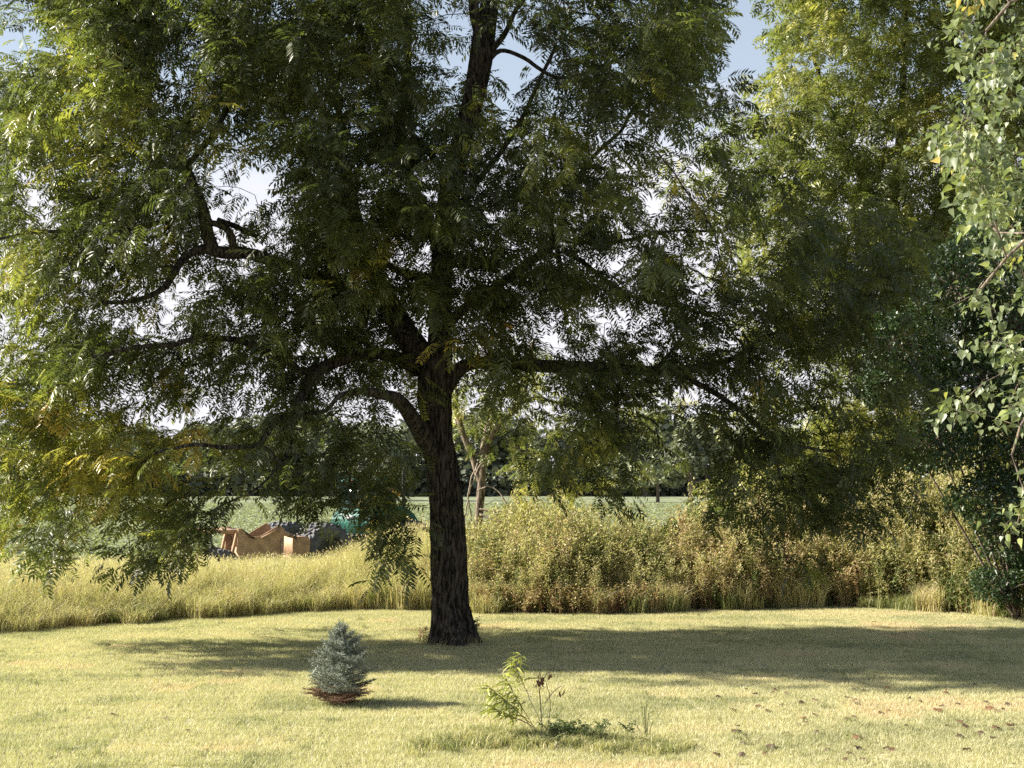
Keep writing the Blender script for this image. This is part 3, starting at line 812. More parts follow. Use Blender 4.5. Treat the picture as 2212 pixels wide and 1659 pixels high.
# ------------------------------------------------------------------ cottonwood at the right edge, close to the camera
Dc = 9.6
cotton = thing('cottonwood_tree', 'pale heart leaved cottonwood drooping in at the right edge, close up', 'tree', (5.6, 11.5, 0))
edge = [(0, 2070), (60, 2060), (150, 2050), (230, 2030), (300, 2020), (400, 2065), (480, 2085), (560, 2035), (620, 2060), (700, 2050), (760, 2090), (830, 2000), (880, 2030), (950, 2095), (1000, 2110), (1080, 2140), (1150, 2170), (1230, 2230)]
ex_y = [e[0] for e in edge]; ex_x = [e[1] for e in edge]
ct, cc = [], []
while len(ct) < 340:
    py = r.uniform(-140, 1150); lo = np.interp(py, ex_y, ex_x) + 70 * mnoise.noise(Vector((py * .02, 3, 3)))
    px = lo + 20 + abs(r.normal(0, 125))
    if px > 2420: continue
    if mnoise.noise(Vector((px * .009, py * .009, 4.2))) < -.08: continue
    dd = r.uniform(-1.2, 2.4) + max(0, px - 2200) * 0.003
    for _ in range(int(r.integers(2, 6))):
        ct.append(W(px + r.normal(0, 22), py + r.normal(0, 26), Dc + dd + r.normal(0, .1)))
        cc.append(np.clip(0.42 + r.normal(0, 0.18), 0, 0.95) + (0.3 if r.random() < .05 else 0))
cot_limbs = []
for (x0, z0), pts in [((0, 0), [(2900, 400, 20, 2), (2700, 120, 14, 1), (2450, -60, 9, 0), (2250, -40, 5, 0), (2130, 60, 3, 0)]),
                      ((0, 0), [(2850, 700, 18, 2), (2600, 480, 12, 1), (2400, 430, 7, 0), (2230, 500, 4, 0), (2120, 620, 3, 0)]),
                      ((0, 0), [(2850, 900, 15, 2), (2600, 760, 9, 1), (2400, 750, 6, 0), (2250, 860, 4, 0), (2180, 980, 2.5, 0)])]:
    cot_limbs.append(pts)
volume_tree(cotton, [(2910, 2000, 60, 1.9), (2900, 1400, 52, 1.9), (2900, 900, 48, 1.9), (2890, 400, 42, 1.9), (2880, 0, 36, 1.9), (2870, -600, 20, 1.9)], Dc, cot_limbs,
    ct, cc, HT, M_cotton, M_bark2, 11, 300, (0.38, 1.0), 0.06, 0.28, 0.0025, (-10, 100), 0.12)

# ------------------------------------------------------------------ leafy bush builder (real leaves, one mesh)
OV = [ovate(0.10, 0.05), ovate(0.12, 0.045), ovate(0.08, 0.05)]
def bush(name, label, cat, lobes, n, mat, base, leaf_s=(0.8, 1.4), tint=0.5, stem_mat=M_bark2, group=None, holes=0.25):
    t = thing(name, label, cat, base, group)
    b0 = np.array(base, float)
    pts, stems = [], Bag()
    w8 = np.array([l[3] * l[4] * l[5] for l in lobes]) ** 0.75; w8 = w8 / w8.sum()
    for l, ww in zip(lobes, w8):
        c = np.array(l[:3]); rad = np.array(l[3:6]); m = int(n * ww)
        q = r.normal(0, 1, (m * 2, 3)); q /= np.linalg.norm(q, axis=1)[:, None]
        q = q * (r.uniform(0.25, 1, (m * 2, 1)) ** 0.5) * rad + c
        keep = [mnoise.noise(Vector(v) * 2.2) > -holes for v in q]
        q = q[np.array(keep)][:m]; pts.append(q)
        p = smooth_path([(*b0, .035), (*((b0 + c) / 2 + r.normal(0, .08, 3)), .02), (*c, .01)], .2)
        V, Q = tube(p[:, :3], p[:, 3], 5); stems.add(V - b0, Q)
        for v in q[::40]:
            p = smooth_path([(*(c + (v - c) * .1), .01), (*((c + v) / 2 + (0, 0, .05)), .007), (*v, .003)], .3)
            V, Q = tube(p[:, :3], p[:, 3], 3); stems.add(V - b0, Q)
    P = np.vstack(pts); P = P[P[:, 2] > base[2] + 0.02]; k = len(P)
    M = rotm(r.uniform(0, 6.3, k), np.radians(r.uniform(-10, 70, k)), r.normal(0, .6, k))
    T = np.clip(tint + np.array([mnoise.noise(Vector(v) * 1.3) for v in P]) * 0.5 + r.normal(0, .12, k), 0, 1)
    V, Fc, TT = stamp(OV, r.integers(0, 3, k), P - b0, M, r.uniform(*leaf_s, k), T)
    link('foliage', mesh_np('foliage', V, Fc, TT), mat, t, 'stuff')
    link('stems', stems.mesh('stems', True), stem_mat, t)
    return t

def lobe(px, py, d, rx, ry, rz): return (*W(px, py, d), rx, ry, rz)
def gb(px, d): q = W(px, 1200, d); return (q[0], d, float(ground_z(0, d)))
# dark tree in shade, right
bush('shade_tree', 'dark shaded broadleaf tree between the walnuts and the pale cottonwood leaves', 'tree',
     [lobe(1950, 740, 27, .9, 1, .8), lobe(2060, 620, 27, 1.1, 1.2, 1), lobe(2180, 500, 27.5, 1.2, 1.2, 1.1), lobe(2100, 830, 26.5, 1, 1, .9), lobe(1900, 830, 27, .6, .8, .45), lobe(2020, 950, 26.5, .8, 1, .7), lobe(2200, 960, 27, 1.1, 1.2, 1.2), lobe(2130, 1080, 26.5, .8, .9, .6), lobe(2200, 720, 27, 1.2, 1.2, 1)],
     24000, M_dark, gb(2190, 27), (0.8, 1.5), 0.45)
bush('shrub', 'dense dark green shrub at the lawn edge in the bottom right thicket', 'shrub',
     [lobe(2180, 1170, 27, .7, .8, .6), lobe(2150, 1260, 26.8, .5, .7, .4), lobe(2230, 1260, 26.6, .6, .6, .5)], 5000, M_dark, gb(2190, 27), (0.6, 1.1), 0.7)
bush('shrub', 'yellow green sunlit shrub under the dark hanging walnut leaves', 'shrub',
     [lobe(1740, 1000, 34, .9, .9, .7), lobe(1840, 1010, 34, 1.0, .9, .6), lobe(1950, 970, 34, .9, .9, .7), lobe(1880, 1090, 33.5, 1.1, .9, .7), lobe(1990, 1080, 33, .9, .9, .8)], 12000, M_shrub, gb(1870, 34), (0.7, 1.2), 0.5, holes=.08)
bush('shrub', 'loose olive green shrub behind the dark corner shrub, under the cottonwood leaves', 'shrub',
     [lobe(2060, 1130, 31, .7, .8, .6), lobe(2150, 1060, 31, .8, .8, .7), lobe(2010, 1200, 30.5, .6, .7, .4)], 6500, M_shrub, gb(2080, 31), (0.6, 1.1), 0.3, holes=.05)
bush('shrub', 'tall narrow sunlit yellow shrub beside the far field gap', 'shrub',
     [lobe(1660, 980, 34, .45, .6, .6), lobe(1690, 1080, 34, .55, .6, .6), lobe(1720, 1170, 33, .6, .6, .6)], 4500, M_shrub, gb(1690, 34), (0.7, 1.1), 0.55)
bush('shrub', 'green leafy shrub among weeds right of the field gap', 'shrub',
     [lobe(1540, 1120, 32, .6, .6, .4), lobe(1470, 1150, 32, .5, .6, .35), lobe(1600, 1150, 31.5, .6, .6, .4)], 4200, M_shrub, gb(1540, 32), (0.7, 1.2), 0.25)
bush('shrub', 'yellow spire of leaves in front of the field, right of the forked tree', 'shrub',
     [lobe(1140, 1110, 33, .35, .5, .3), lobe(1180, 1150, 33, .5, .5, .35), lobe(1270, 1160, 33, .6, .5, .3)], 3600, M_shrub, gb(1180, 33), (0.5, .9), 0.75)

# ------------------------------------------------------------------ distant trees across the field
def far_tree_mesh(seed, h=16.0, n=2800):
    rr = np.random.default_rng(seed)
    lobes = [(rr.normal(0, .20) * h, rr.normal(0, .18) * h, h * rr.uniform(.22, .82), h * rr.uniform(.13, .22)) for _ in range(11)]
    P = []
    for x, y, z, s in lobes:
        q = rr.normal(0, 1, (n // 11, 3)); q /= np.linalg.norm(q, axis=1)[:, None]
        P.append(q * s * rr.uniform(.75, 1.05, (len(q), 1)) * (1, 1, .8) + (x, y, z))
    P = np.vstack(P); k = len(P)
    q = np.array([(-.5, -.35, 0), (.5, -.35, .1), (.45, .4, 0), (-.5, .3, .12)]), np.array([(0, 1, 2), (0, 2, 3)])
    V, Fc, TT = stamp([q], np.zeros(k, int), P, rotm(rr.uniform(0, 6.3, k), rr.uniform(-1, 1, k), rr.normal(0, .8, k)), rr.uniform(.45, 1.05, k), rr.uniform(0, 1, k))
    crown = mesh_np('crown', V, Fc, TT); crown.materials.append(M_far_hazed)
    b = Bag()
    V, Q = tube([(0, 0, -.5), (.1, 0, h * .25), (0, .1, h * .6)], [.4, .3, .12], 7); b.add(V, Q)
    for x, y, z, s in lobes[:5]:
        V, Q = tube([(.1, 0, h * .22), (x * .5, y * .5, z * .75), (x, y, z)], [.18, .12, .05], 5); b.add(V, Q)
    tm = b.mesh('trunk', True); tm.materials.append(M_bark2)
    return crown, tm
FT = [far_tree_mesh(s) for s in (1, 2, 3, 4, 5)]
def far_tree(px, d, h, k, label, group=None):
    q = W(px, 1000, d)
    t = thing('distant_tree', label, 'tree', (q[0], d, -0.4), group)
    s = h / 16.0
    t.scale = (s * r.uniform(.9, 1.25), s, s); t.rotation_euler = (0, 0, r.uniform(0, 6.3))
    for nm, me in zip(('crown', 'trunk'), FT[k]):
        o = bpy.data.objects.new(nm, me); o.parent = t; col.objects.link(o)
G = 'trees in the row beyond the field'
px = -250
i = 0
while px < 2500:
    far_tree(px, 262 + r.uniform(-12, 30), r.uniform(13, 20), i % 5, 'grey green tree in the row beyond the crop field', G)
    px += r.uniform(45, 75); i += 1
far_tree(1490, 170, 12.5, 1, 'nearest distant tree, pale green, standing across the field right of the big trunk')
far_tree(1420, 185, 10, 3, 'pale distant tree just left of the nearest one across the field')
far_tree(1590, 190, 12, 2, 'pale distant tree just right of the nearest one across the field')
far_tree(800, 200, 12, 4, 'distant tree across the field behind the green tractor')
far_tree(660, 215, 13, 0, 'distant tree across the field above the tan scraper')
# low undergrowth under the row
qn = 26000
P = np.stack([r.uniform(-120, 130, qn), 258 + r.uniform(-4, 8, qn), -0.4 + r.uniform(0, 1, qn) ** 1.6 * 5.5], 1)
q4 = np.array([(-.5, -.35, 0), (.5, -.35, .1), (.45, .4, 0), (-.5, .3, .12)]), np.array([(0, 1, 2), (0, 2, 3)])
V, Fc, TT = stamp([q4], np.zeros(qn, int), P, rotm(r.uniform(0, 6.3, qn), r.uniform(-1, 1, qn), r.normal(0, .8, qn)), r.uniform(.6, 1.6, qn), r.uniform(0, .6, qn))
tag(link('undergrowth', mesh_np('undergrowth', V, Fc, TT), M_far_hazed), 'low dark undergrowth along the foot of the distant tree row', 'undergrowth', kind='stuff')

# ------------------------------------------------------------------ lawn grass
def blade_patch(size, n, h, w, lean, tint, seed, segs=1, seedhead=0.0):
    rr = np.random.default_rng(seed)
    P = np.stack([rr.uniform(-size / 2, size / 2, n), rr.uniform(-size / 2, size / 2, n), np.zeros(n)], 1)
    a = rr.uniform(0, 2 * np.pi, n); H = h * rr.uniform(.5, 1.25, n); ln = lean * rr.uniform(.1, 1.2, n)
    dirv = np.stack([np.cos(a), np.sin(a), np.zeros(n)], 1)
    a2 = rr.uniform(0, 2 * np.pi, n)
    side = np.stack([np.cos(a2), np.sin(a2), np.zeros(n)], 1) * (w / 2)
    up = np.array((0, 0, 1.0))
    t = np.clip(tint + rr.normal(0, .15, n), 0, 1)
    if segs == 1:
        V = np.stack([P - side, P + side, P + dirv * (ln * H)[:, None] + up * H[:, None]], 1).reshape(-1, 3)
        Fc = np.arange(3 * n).reshape(-1, 3)
        return mesh_np('blades', V, Fc, np.repeat(t, 3))
    m1 = P + dirv * (ln * H * .28)[:, None] + up * (H * .62)[:, None]
    tip = P + dirv * (ln * H)[:, None] + up * (H * (1 - ln * .28))[:, None]
    V = np.stack([P - side, P + side, m1 + side * .8, m1 - side * .8, tip], 1).reshape(-1, 3)
    k = np.arange(n)[:, None] * 5
    Fc = [np.concatenate([k + np.array([[3, 2, 4]])]), k + np.array([[0, 1, 2, 3]])]
    tt = np.repeat(t, 5)
    if seedhead:
        m = int(n * seedhead)
        hp = tip[:m]; d = tip[:m] - m1[:m]; d /= np.linalg.norm(d, axis=1)[:, None]
        d = d + np.array((0, 0, -.35)); L2 = 0.085
        s2 = side[:m] / (w / 2) * .011
        hv = np.stack([hp, hp + d * L2 * .45 + s2, hp + d * L2, hp + d * L2 * .45 - s2], 1).reshape(-1, 3)
        kk = len(V) + np.arange(m)[:, None] * 4
        Fc[1] = np.concatenate([Fc[1], kk + np.array([[0, 1, 2, 3]])])
        V = np.vstack([V, hv]); tt = np.concatenate([tt, np.repeat(np.clip(rr.normal(.82, .06, m), 0, 1), 4)])
    return mesh_np('blades', V, Fc, tt)

EDGE = [(-600, 1410), (-200, 1382), (0, 1368), (300, 1346), (500, 1334), (700, 1320), (900, 1318), (1100, 1328), (1300, 1328), (1600, 1318), (1800, 1311), (2000, 1322), (2212, 1342), (2800, 1380)]
exs = []; 
for px, py in EDGE:
    a = W(px, py, 10.0); dz = (EYE - a[2]) / 10.0; d = EYE / dz
    exs.append(((px - 1106) / F, d))
def edge_y(x, y):
    u = x / np.maximum(y, 1)
    return np.interp(u, [e[0] for e in exs], [e[1] for e in exs])

size = 0.5
gx, gy = np.meshgrid(np.arange(-15, 15.1, size), np.arange(11.2, 31.5, size))
P = np.stack([gx.ravel(), gy.ravel(), np.zeros(gx.size)], 1)
P[:, :2] += r.uniform(-.08, .08, (len(P), 2))
P = P[(np.abs(P[:, 0]) < P[:, 1] * .41 + 1) & (P[:, 1] < edge_y(P[:, 0], P[:, 1]) + .6)]
tone = np.array([mnoise.noise(Vector((a[0] * .35, a[1] * .8, 3))) * .8 + mnoise.noise(Vector((a[0] * 1.7, a[1] * 1.7, 8))) * .5 for a in P])
cls = np.digitize(tone, [-.22, .18, .42])
rotz = r.integers(0, 4, len(P)) * (math.pi / 2) + r.uniform(-.2, .2, len(P))
for c, (nm, tint) in enumerate([('green', .28), ('fresh', .47), ('dry', .60), ('rusty', .80)]):
    m = cls == c
    if not m.any(): continue
    tm = [tmpl('lawn_patch', blade_patch(size * 1.15, 1500, .042, .0075, .9, tint + k * .05, 30 + 5 * c + k)) for k in range(3)]
    Pc = P[m]
    o = scatter('lawn_grass', tm, Pc, np.stack([np.zeros(m.sum()), np.zeros(m.sum()), rotz[m]], 1), r.uniform(.85, 1.2, m.sum()), M_lawnblade)
    tag(o, {'green': 'greener short mown blades of the lawn', 'fresh': 'pale yellow green mown blades over most of the lawn', 'dry': 'dry straw coloured mown blades of the lawn', 'rusty': 'rusty brown dried patches of lawn blades'}[nm], 'grass')

cl = []
while len(cl) < 360:
    d = r.uniform(12.3, 27); x = r.uniform(-.4, .4) * d
    if mnoise.noise(Vector((x * .6, d * .5, 12))) < r.uniform(-.1, .3): continue
    cl.append((x, d, 0))
tag(scatter('lawn_tufts', [tmpl('lawn_tuft', blade_patch(.13, 46, .075, .009, 1.0, .08 + .12 * k, 130 + k)) for k in range(3)], cl, np.stack([np.zeros(360), np.zeros(360), r.uniform(0, 6.3, 360)], 1), r.uniform(.5, 1.2, 360), M_lawnblade), 'small darker coarse tufts and clover in the mown lawn', 'grass')

# ------------------------------------------------------------------ meadow of tall grass, left and behind
def zone(x0, x1, y0, y1, step, jit):
    gx, gy = np.meshgrid(np.arange(x0, x1, step), np.arange(y0, y1, step))
    P = np.stack([gx.ravel(), gy.ravel()], 1) + r.uniform(-jit, jit, (gx.size, 2))
    return P
def pxof(x, y): return 1106 + F * x / y
HTOP = [(-400, .85), (0, .85), (300, .86), (600, .88), (690, .88), (760, 1.05), (850, 1.45), (920, 1.55), (980, 1.3), (1060, 1.25), (1150, 1.5), (1400, 1.45), (1700, 1.6), (2212, 1.7)]
def htop(px): return np.interp(px, [a[0] for a in HTOP], [a[1] for a in HTOP])
P2 = zone(-24, 20, 24.2, 37.5, .45, .12)
e = edge_y(P2[:, 0], P2[:, 1])
P2 = P2[(P2[:, 1] > e + .45 * np.array([mnoise.noise(Vector((a[0] * 1.3, a[1] * .2, 4))) for a in P2])) & (np.abs(P2[:, 0]) < P2[:, 1] * .43 + 1)]
e = edge_y(P2[:, 0], P2[:, 1])
pp = pxof(P2[:, 0], P2[:, 1])
hh = htop(pp) * np.clip(.45 + (P2[:, 1] - e) * .30, 0, 1) * r.uniform(.85, 1.12, len(P2))
left = (pp < 1010)
keep = left | (r.random(len(P2)) < .38); hh = np.where(left, hh, hh * .75)
P2, hh, pp, e = P2[keep], hh[keep], pp[keep], e[keep]
Z = ground_z(P2[:, 0], P2[:, 1])
tm = [tmpl('meadow_patch', blade_patch(.62, 620, 1.0, .011, .42, .60 + .06 * (k % 3), 60 + k, 2, .16)) for k in range(5)]
sc = np.stack([np.full(len(P2), 1.0), np.full(len(P2), 1.0), hh], 1)
tag(scatter('meadow_grass', tm, np.column_stack([P2, Z]), np.stack([np.zeros(len(P2)), np.zeros(len(P2)), r.uniform(0, 6.3, len(P2))], 1), sc, M_meadow), 'tall straw coloured meadow grass with foxtail heads beyond the lawn', 'tall grass')
# green basal tufts at the edge
P3 = zone(-16, 15, 24.2, 31, .35, .15)
e3 = edge_y(P3[:, 0], P3[:, 1])
nn = np.array([mnoise.noise(Vector((a[0] * .7, a[1] * .7, 1))) for a in P3])
P3 = P3[(P3[:, 1] > e3 - .05) & (P3[:, 1] < e3 + .9) & (nn > -.05)]
tm = [tmpl('tuft', blade_patch(.42, 260, .42, .012, .8, .12 + .1 * k, 80 + k, 2)) for k in range(3)]
tag(scatter('edge_grass', tm, np.column_stack([P3, ground_z(P3[:, 0], P3[:, 1])]), np.stack([np.zeros(len(P3)), np.zeros(len(P3)), r.uniform(0, 6.3, len(P3))], 1), r.uniform(.5, 1.1, len(P3)), M_meadow), 'green grass tufts along the foot of the meadow', 'grass')

# ------------------------------------------------------------------ weeds
def weed_mesh(h, n_stem, n_leaf, leaf_len, leaf_w, tint, plume, seed, spread=.25, lean=.15):
    rr = np.random.default_rng(seed); b = Bag()
    for s in range(n_stem):
        x, y = rr.uniform(-spread, spread, 2); hx, hy = rr.normal(0, lean, 2); H = h * rr.uniform(.7, 1.1)
        p = np.array([(x, y, 0), (x + hx * .3, y + hy * .3, H * .5), (x + hx, y + hy, H)])
        V, Q = tube(smooth_path(np.column_stack([p, [.006, .005, .003]]), .4)[:, :3], np.interp(np.linspace(0, 1, len(smooth_path(np.column_stack([p, [.006, .005, .003]]), .4))), [0, 1], [.006, .003]), 3); b.add(V, Q, float(np.clip(tint + .25, 0, .9)))
        k = n_leaf
        u = rr.uniform(.15, 1, k) ** .8
        c = np.stack([np.interp(u, [0, .5, 1], p[:, i]) for i in range(3)], 1)
        lv = ovate(leaf_len, leaf_w)
        V, Fc, TT = stamp([lv], np.zeros(k, int), c, rotm(rr.uniform(0, 6.3, k), rr.uniform(-.7, .7, k), rr.normal(0, .5, k)), rr.uniform(.6, 1.3, k) * (1.15 - u * .5), np.clip(tint + rr.normal(0, .1, k), 0, 1))
        b.add(V, Fc, TT)
        if plume:
            m = 26
            c = p[2] + np.stack([rr.normal(0, .05, m), rr.normal(0, .05, m), rr.uniform(-.22, .06, m)], 1)
            V, Fc, TT = stamp([ovate(.045, .02)], np.zeros(m, int), c, rotm(rr.uniform(0, 6.3, m), rr.uniform(-1, 1, m), rr.normal(0, .5, m)), rr.uniform(.7, 1.3, m), np.clip(plume + rr.normal(0, .05, m), 0, 1))
            b.add(V, Fc, TT)
    return b.mesh('weed')
W_gold = [tmpl('goldenrod', weed_mesh(1.0, 5, 44, .10, .022, .40 + .08 * k, .62, 1 + k)) for k in range(3)]
W_brown = [tmpl('dry_weed', weed_mesh(1.0, 5, 34, .08, .026, .84, .78, 11 + k)) for k in range(3)]
W_green = [tmpl('green_weed', weed_mesh(1.0, 4, 40, .13, .05, .20, 0, 21 + k)) for k in range(3)]
W_red = [tmpl('red_weed', weed_mesh(.5, 7, 26, .07, .02, .93, .8, 31 + k)) for k in range(2)]
def weed_field(name, label, tm, px0, px1, d0, d1, n, hs, f=None):
    out, sc = [], []
    while len(out) < n:
        px = r.uniform(px0, px1); x0 = (px - 1106) / F
        ey = float(edge_y(np.array([x0 * 28]), np.array([28.0]))[0])
        d = ey + r.uniform(d0, d1)
        if f is not None and not f(px, d): continue
        out.append((x0 * d, d, float(ground_z(0, d))))
        sc.append(hs(px, d - ey) * r.uniform(.5, 1.2) * (1 + .35 * mnoise.noise(Vector((px * .012, d * .4, 1)))))
    sc = np.array(sc)
    S3 = np.stack([np.clip(sc, .5, 1.3), np.clip(sc, .5, 1.3), sc], 1)
    o = scatter(name, tm, out, np.stack([r.normal(0, .06, n), r.normal(0, .06, n), r.uniform(0, 6.3, n)], 1), S3, M_weed)
    return tag(o, label, 'weeds')
WT_TOP = [(700, .8), (780, 1.1), (870, 1.6), (960, 1.4), (1040, 1.4), (1140, 1.9), (1260, 1.75), (1400, 1.5), (1500, 1.9), (1600, 2.0), (1800, 2.1), (2000, 2.6), (2250, 2.7)]
def wt(px): return float(np.interp(px, [a[0] for a in WT_TOP], [a[1] for a in WT_TOP]))
nz1 = lambda px, d, s, o: mnoise.noise(Vector((px * .01 * s, d * .3 * s, o)))
weed_field('goldenrod', 'yellow green goldenrod thicket along the back of the lawn', W_gold, 780, 2280, .2, 6.5, 1150, lambda px, q: wt(px) * min(1, .45 + q * .28), lambda px, d: (px > 980 or r.random() < .25))
weed_field('dry_weeds', 'brown dry weeds mixed through the right thicket', W_brown, 1010, 2200, .05, 3.5, 520, lambda px, q: wt(px) * min(.85, .35 + q * .3), lambda px, d: nz1(px, d, .8, 2) + (.25 if 1480 < px < 1850 else -.2) > 0)
weed_field('green_weeds', 'leafy green weeds low in the right thicket', W_green, 1000, 2260, .1, 4.5, 800, lambda px, q: wt(px) * min(.85, .3 + q * .28), lambda px, d: nz1(px, d, 1., 5) + (.3 if px > 1480 else 0) > 0)
weed_field('red_weeds', 'low reddish weeds at the lawn edge right of the big trunk', W_red, 1040, 1420, 0, 1.2, 130, lambda px, q: 1.0)
# clumps of arching bleached grass at the edge
def arching(name, px, py_base, h, spread_, label, n=260, tint=.78, w=.007):
    q = W(px, py_base, 10.0); d = EYE / ((EYE - q[2]) / 10); x = (px - 1106) / F * d
    rr = np.random.default_rng(int(px)); b = Bag()
    for i in range(n):
        a = rr.uniform(0, 6.3); H = h * rr.uniform(.5, 1.1); s = rr.uniform(.2, 1) * spread_
        p0 = np.array((rr.normal(0, .08), rr.normal(0, .08), 0)); dv = np.array((math.cos(a), math.sin(a), 0))
        u = np.linspace(0, 1, 5)
        c = p0 + dv * (u ** 1.5 * s)[:, None] + np.array((0, 0, 1)) * (H * np.sin(u * 2.1) / 1.0)[:, None]
        sd_ = np.array((-dv[1], dv[0], 0)) * w
        V = np.vstack([c - sd_ * (1 - u)[:, None], c + sd_ * (1 - u)[:, None]])
        b.add(V, [(k, k + 1, 6 + k, 5 + k) for k in range(4)], float(np.clip(tint + rr.normal(0, .08), 0, 1)))
    o = link(name, b.mesh(name), M_meadow); o.location = (x, d, float(ground_z(0, d)))
    tag(o, label, 'grass clump')
arching('grass_clump', 1475, 1310, .38, .45, 'bleached arching grass clump at the thicket foot right of centre')
arching('grass_clump', 2060, 1318, .5, .35, 'bleached arching grass clump near the dark corner shrub', 200)
arching('grass_clump', 1385, 1316, .3, .35, 'small bleached grass clump just left of the largest one', 160)
arching('grass_clump', 880, 1318, .35, .3, 'pale grass clump at the meadow foot just left of the big trunk', 160)

# ------------------------------------------------------------------ crop field rows
def crop_patch(seed, sz=1.5, n=230):
    rr = np.random.default_rng(seed)
    P = np.stack([rr.uniform(-sz / 2, sz / 2, n), rr.uniform(-sz / 2, sz / 2, n), rr.uniform(.12, .62, n)], 1)
    V, Fc, TT = stamp([ovate(.16, .11)], np.zeros(n, int), P, rotm(rr.uniform(0, 6.3, n), rr.uniform(-.4, .6, n), rr.normal(0, .4, n)), rr.uniform(.7, 1.3, n), np.clip(rr.normal(.55, .2, n), 0, 1))
    return tmpl('crop_patch', mesh_np('crop', V, Fc, TT))
gx, gy = np.meshgrid(np.arange(-60, 60, 1.5), np.arange(46, 150, 1.5))
P = np.stack([gx.ravel() + r.uniform(-.1, .1, gx.size), gy.ravel(), np.full(gx.size, -.42)], 1)
P = P[np.abs(P[:, 0]) < P[:, 1] * .42 + 2]
tag(scatter('crop_plants', [crop_patch(k) for k in range(4)], P, np.stack([np.zeros(len(P)), np.zeros(len(P)), r.integers(0, 4, len(P)) * math.pi / 2], 1), r.uniform(.9, 1.1, len(P)), M_crop), 'low pale green crop plants covering the far field', 'crop')

# ------------------------------------------------------------------ blue spruce
q = W(740, 1523, 10.0); d = EYE / ((EYE - q[2]) / 10); sx = (740 - 1106) / F * d
spruce = thing('spruce_tree', 'small blue spruce seedling on the lawn left of the big trunk', 'spruce', (sx, d, 0))
V, Q = tube([(0, 0, -.02), (.01, 0, .4), (-.005, 0, .75), (-.01, 0, 1.0)], [.02, .015, .008, .003], 8)
link('trunk', mesh_np('trunk', V, Q, None, True), M_bark2, spruce)
def spruce_branch(length, seed, dens=1.0, dead=False):
    rr = np.random.default_rng(seed); b = Bag()
    segs = [((0, 0, 0), (length, 0, length * .12))]
    nb = int(4 + length * 16)
    for i in range(nb):
        t = .22 + .74 * i / nb; sg = 1 if i % 2 else -1
        p = np.array((length * t, 0, length * .12 * t)); l = length * (1 - t) * .55 + .035
        a = R(rr.uniform(35, 60)) * sg
        segs.append((p, p + l * np.array((math.cos(a), math.sin(a), rr.uniform(-.1, .25)))))
    wv, nv = Bag(), Bag()
    for a, c in segs:
        a, c = np.array(a, float), np.array(c, float)
        V, Q = tube([a, (a + c) / 2, c], [.0035, .003, .0015], 4); wv.add(V, Q, .15)
        L_ = np.linalg.norm(c - a); n = int(L_ * 620 * dens)
        if n < 1: continue
        u = rr.uniform(0.03, 1.03, n); dv = (c - a) / L_
        p = a + np.outer(u * L_, dv)
        o = rr.normal(0, 1, (n, 3)); o -= np.outer(o @ dv, dv); o /= np.linalg.norm(o, axis=1)[:, None]
        nd = o * .85 + dv * .5 + (0, 0, .15); nd /= np.linalg.norm(nd, axis=1)[:, None]
        ln = rr.uniform(.014, .024, n)
        s = np.cross(nd, rr.normal(0, 1, (n, 3))); s = s / np.linalg.norm(s, axis=1)[:, None] * .0014
        Vn = np.stack([p - s, p + s, p + nd * ln[:, None]], 1).reshape(-1, 3)
        nv.add(Vn, np.arange(3 * n).reshape(-1, 3), np.repeat(np.clip(rr.normal(.6, .22, n), 0, 1), 3))
    me = mesh_np('branch', np.concatenate([np.concatenate(wv.V), np.concatenate(nv.V)]), [np.concatenate(nv.T3) + wv.n, np.concatenate(wv.Q)], np.concatenate([np.concatenate(wv.t), np.concatenate(nv.t)]))
    me.materials.append(M_deadneedle if dead else M_needle)
    return me
SB = [spruce_branch(l, k) for k, l in enumerate((.14, .20, .28, .36, .44))]
SD = [spruce_branch(l, 20 + k, .7, True) for k, l in enumerate((.40, .48))]
lens = np.array((.14, .20, .28, .36, .44))
ga = 0.0
for i in range(105):
    z = .13 + .79 * (i / 105) ** .95
    want = .05 + .47 * max(0, (1.0 - z) / .78) ** .9
    want *= r.uniform(.4, 1.2)
    k = int(np.argmin(abs(lens - want)))
    o = bpy.data.objects.new('branch', SB[k]); o.parent = spruce; col.objects.link(o)
    ga += 2.4 + r.uniform(-.2, .2)
    o.location = (0, 0, z); s = want / lens[k]; o.scale = (s, max(s, .95) * 1.15, max(s, .95) * 1.5)
    o.rotation_euler = (0, R(-r.uniform(2, 22 + 26 * z) - (z > .8) * 22), ga)
for i in range(54):
    o = bpy.data.objects.new('dead_branch', SD[i % 2]); o.parent = spruce; col.objects.link(o)
    o.location = (0, 0, r.uniform(.01, .20)); s = r.uniform(.4, 1.1); o.scale = (s, s, s)
    o.rotation_euler = (0, R(r.uniform(-14, 3)), i * 2.4 + r.uniform(-.3, .3)); o['label'] = 'bare brown lower branch'
for rx, ry in ((0, 88), (.35, 70), (-.4, 66)):
    o = bpy.data.objects.new('leader', SB[0]); o.parent = spruce; col.objects.link(o)
    o.location = (-.01, 0, .93); o.rotation_euler = (rx, R(-ry), 1.2 + rx * 3); o.scale = (.9 if rx == 0 else .6, .5, .5)

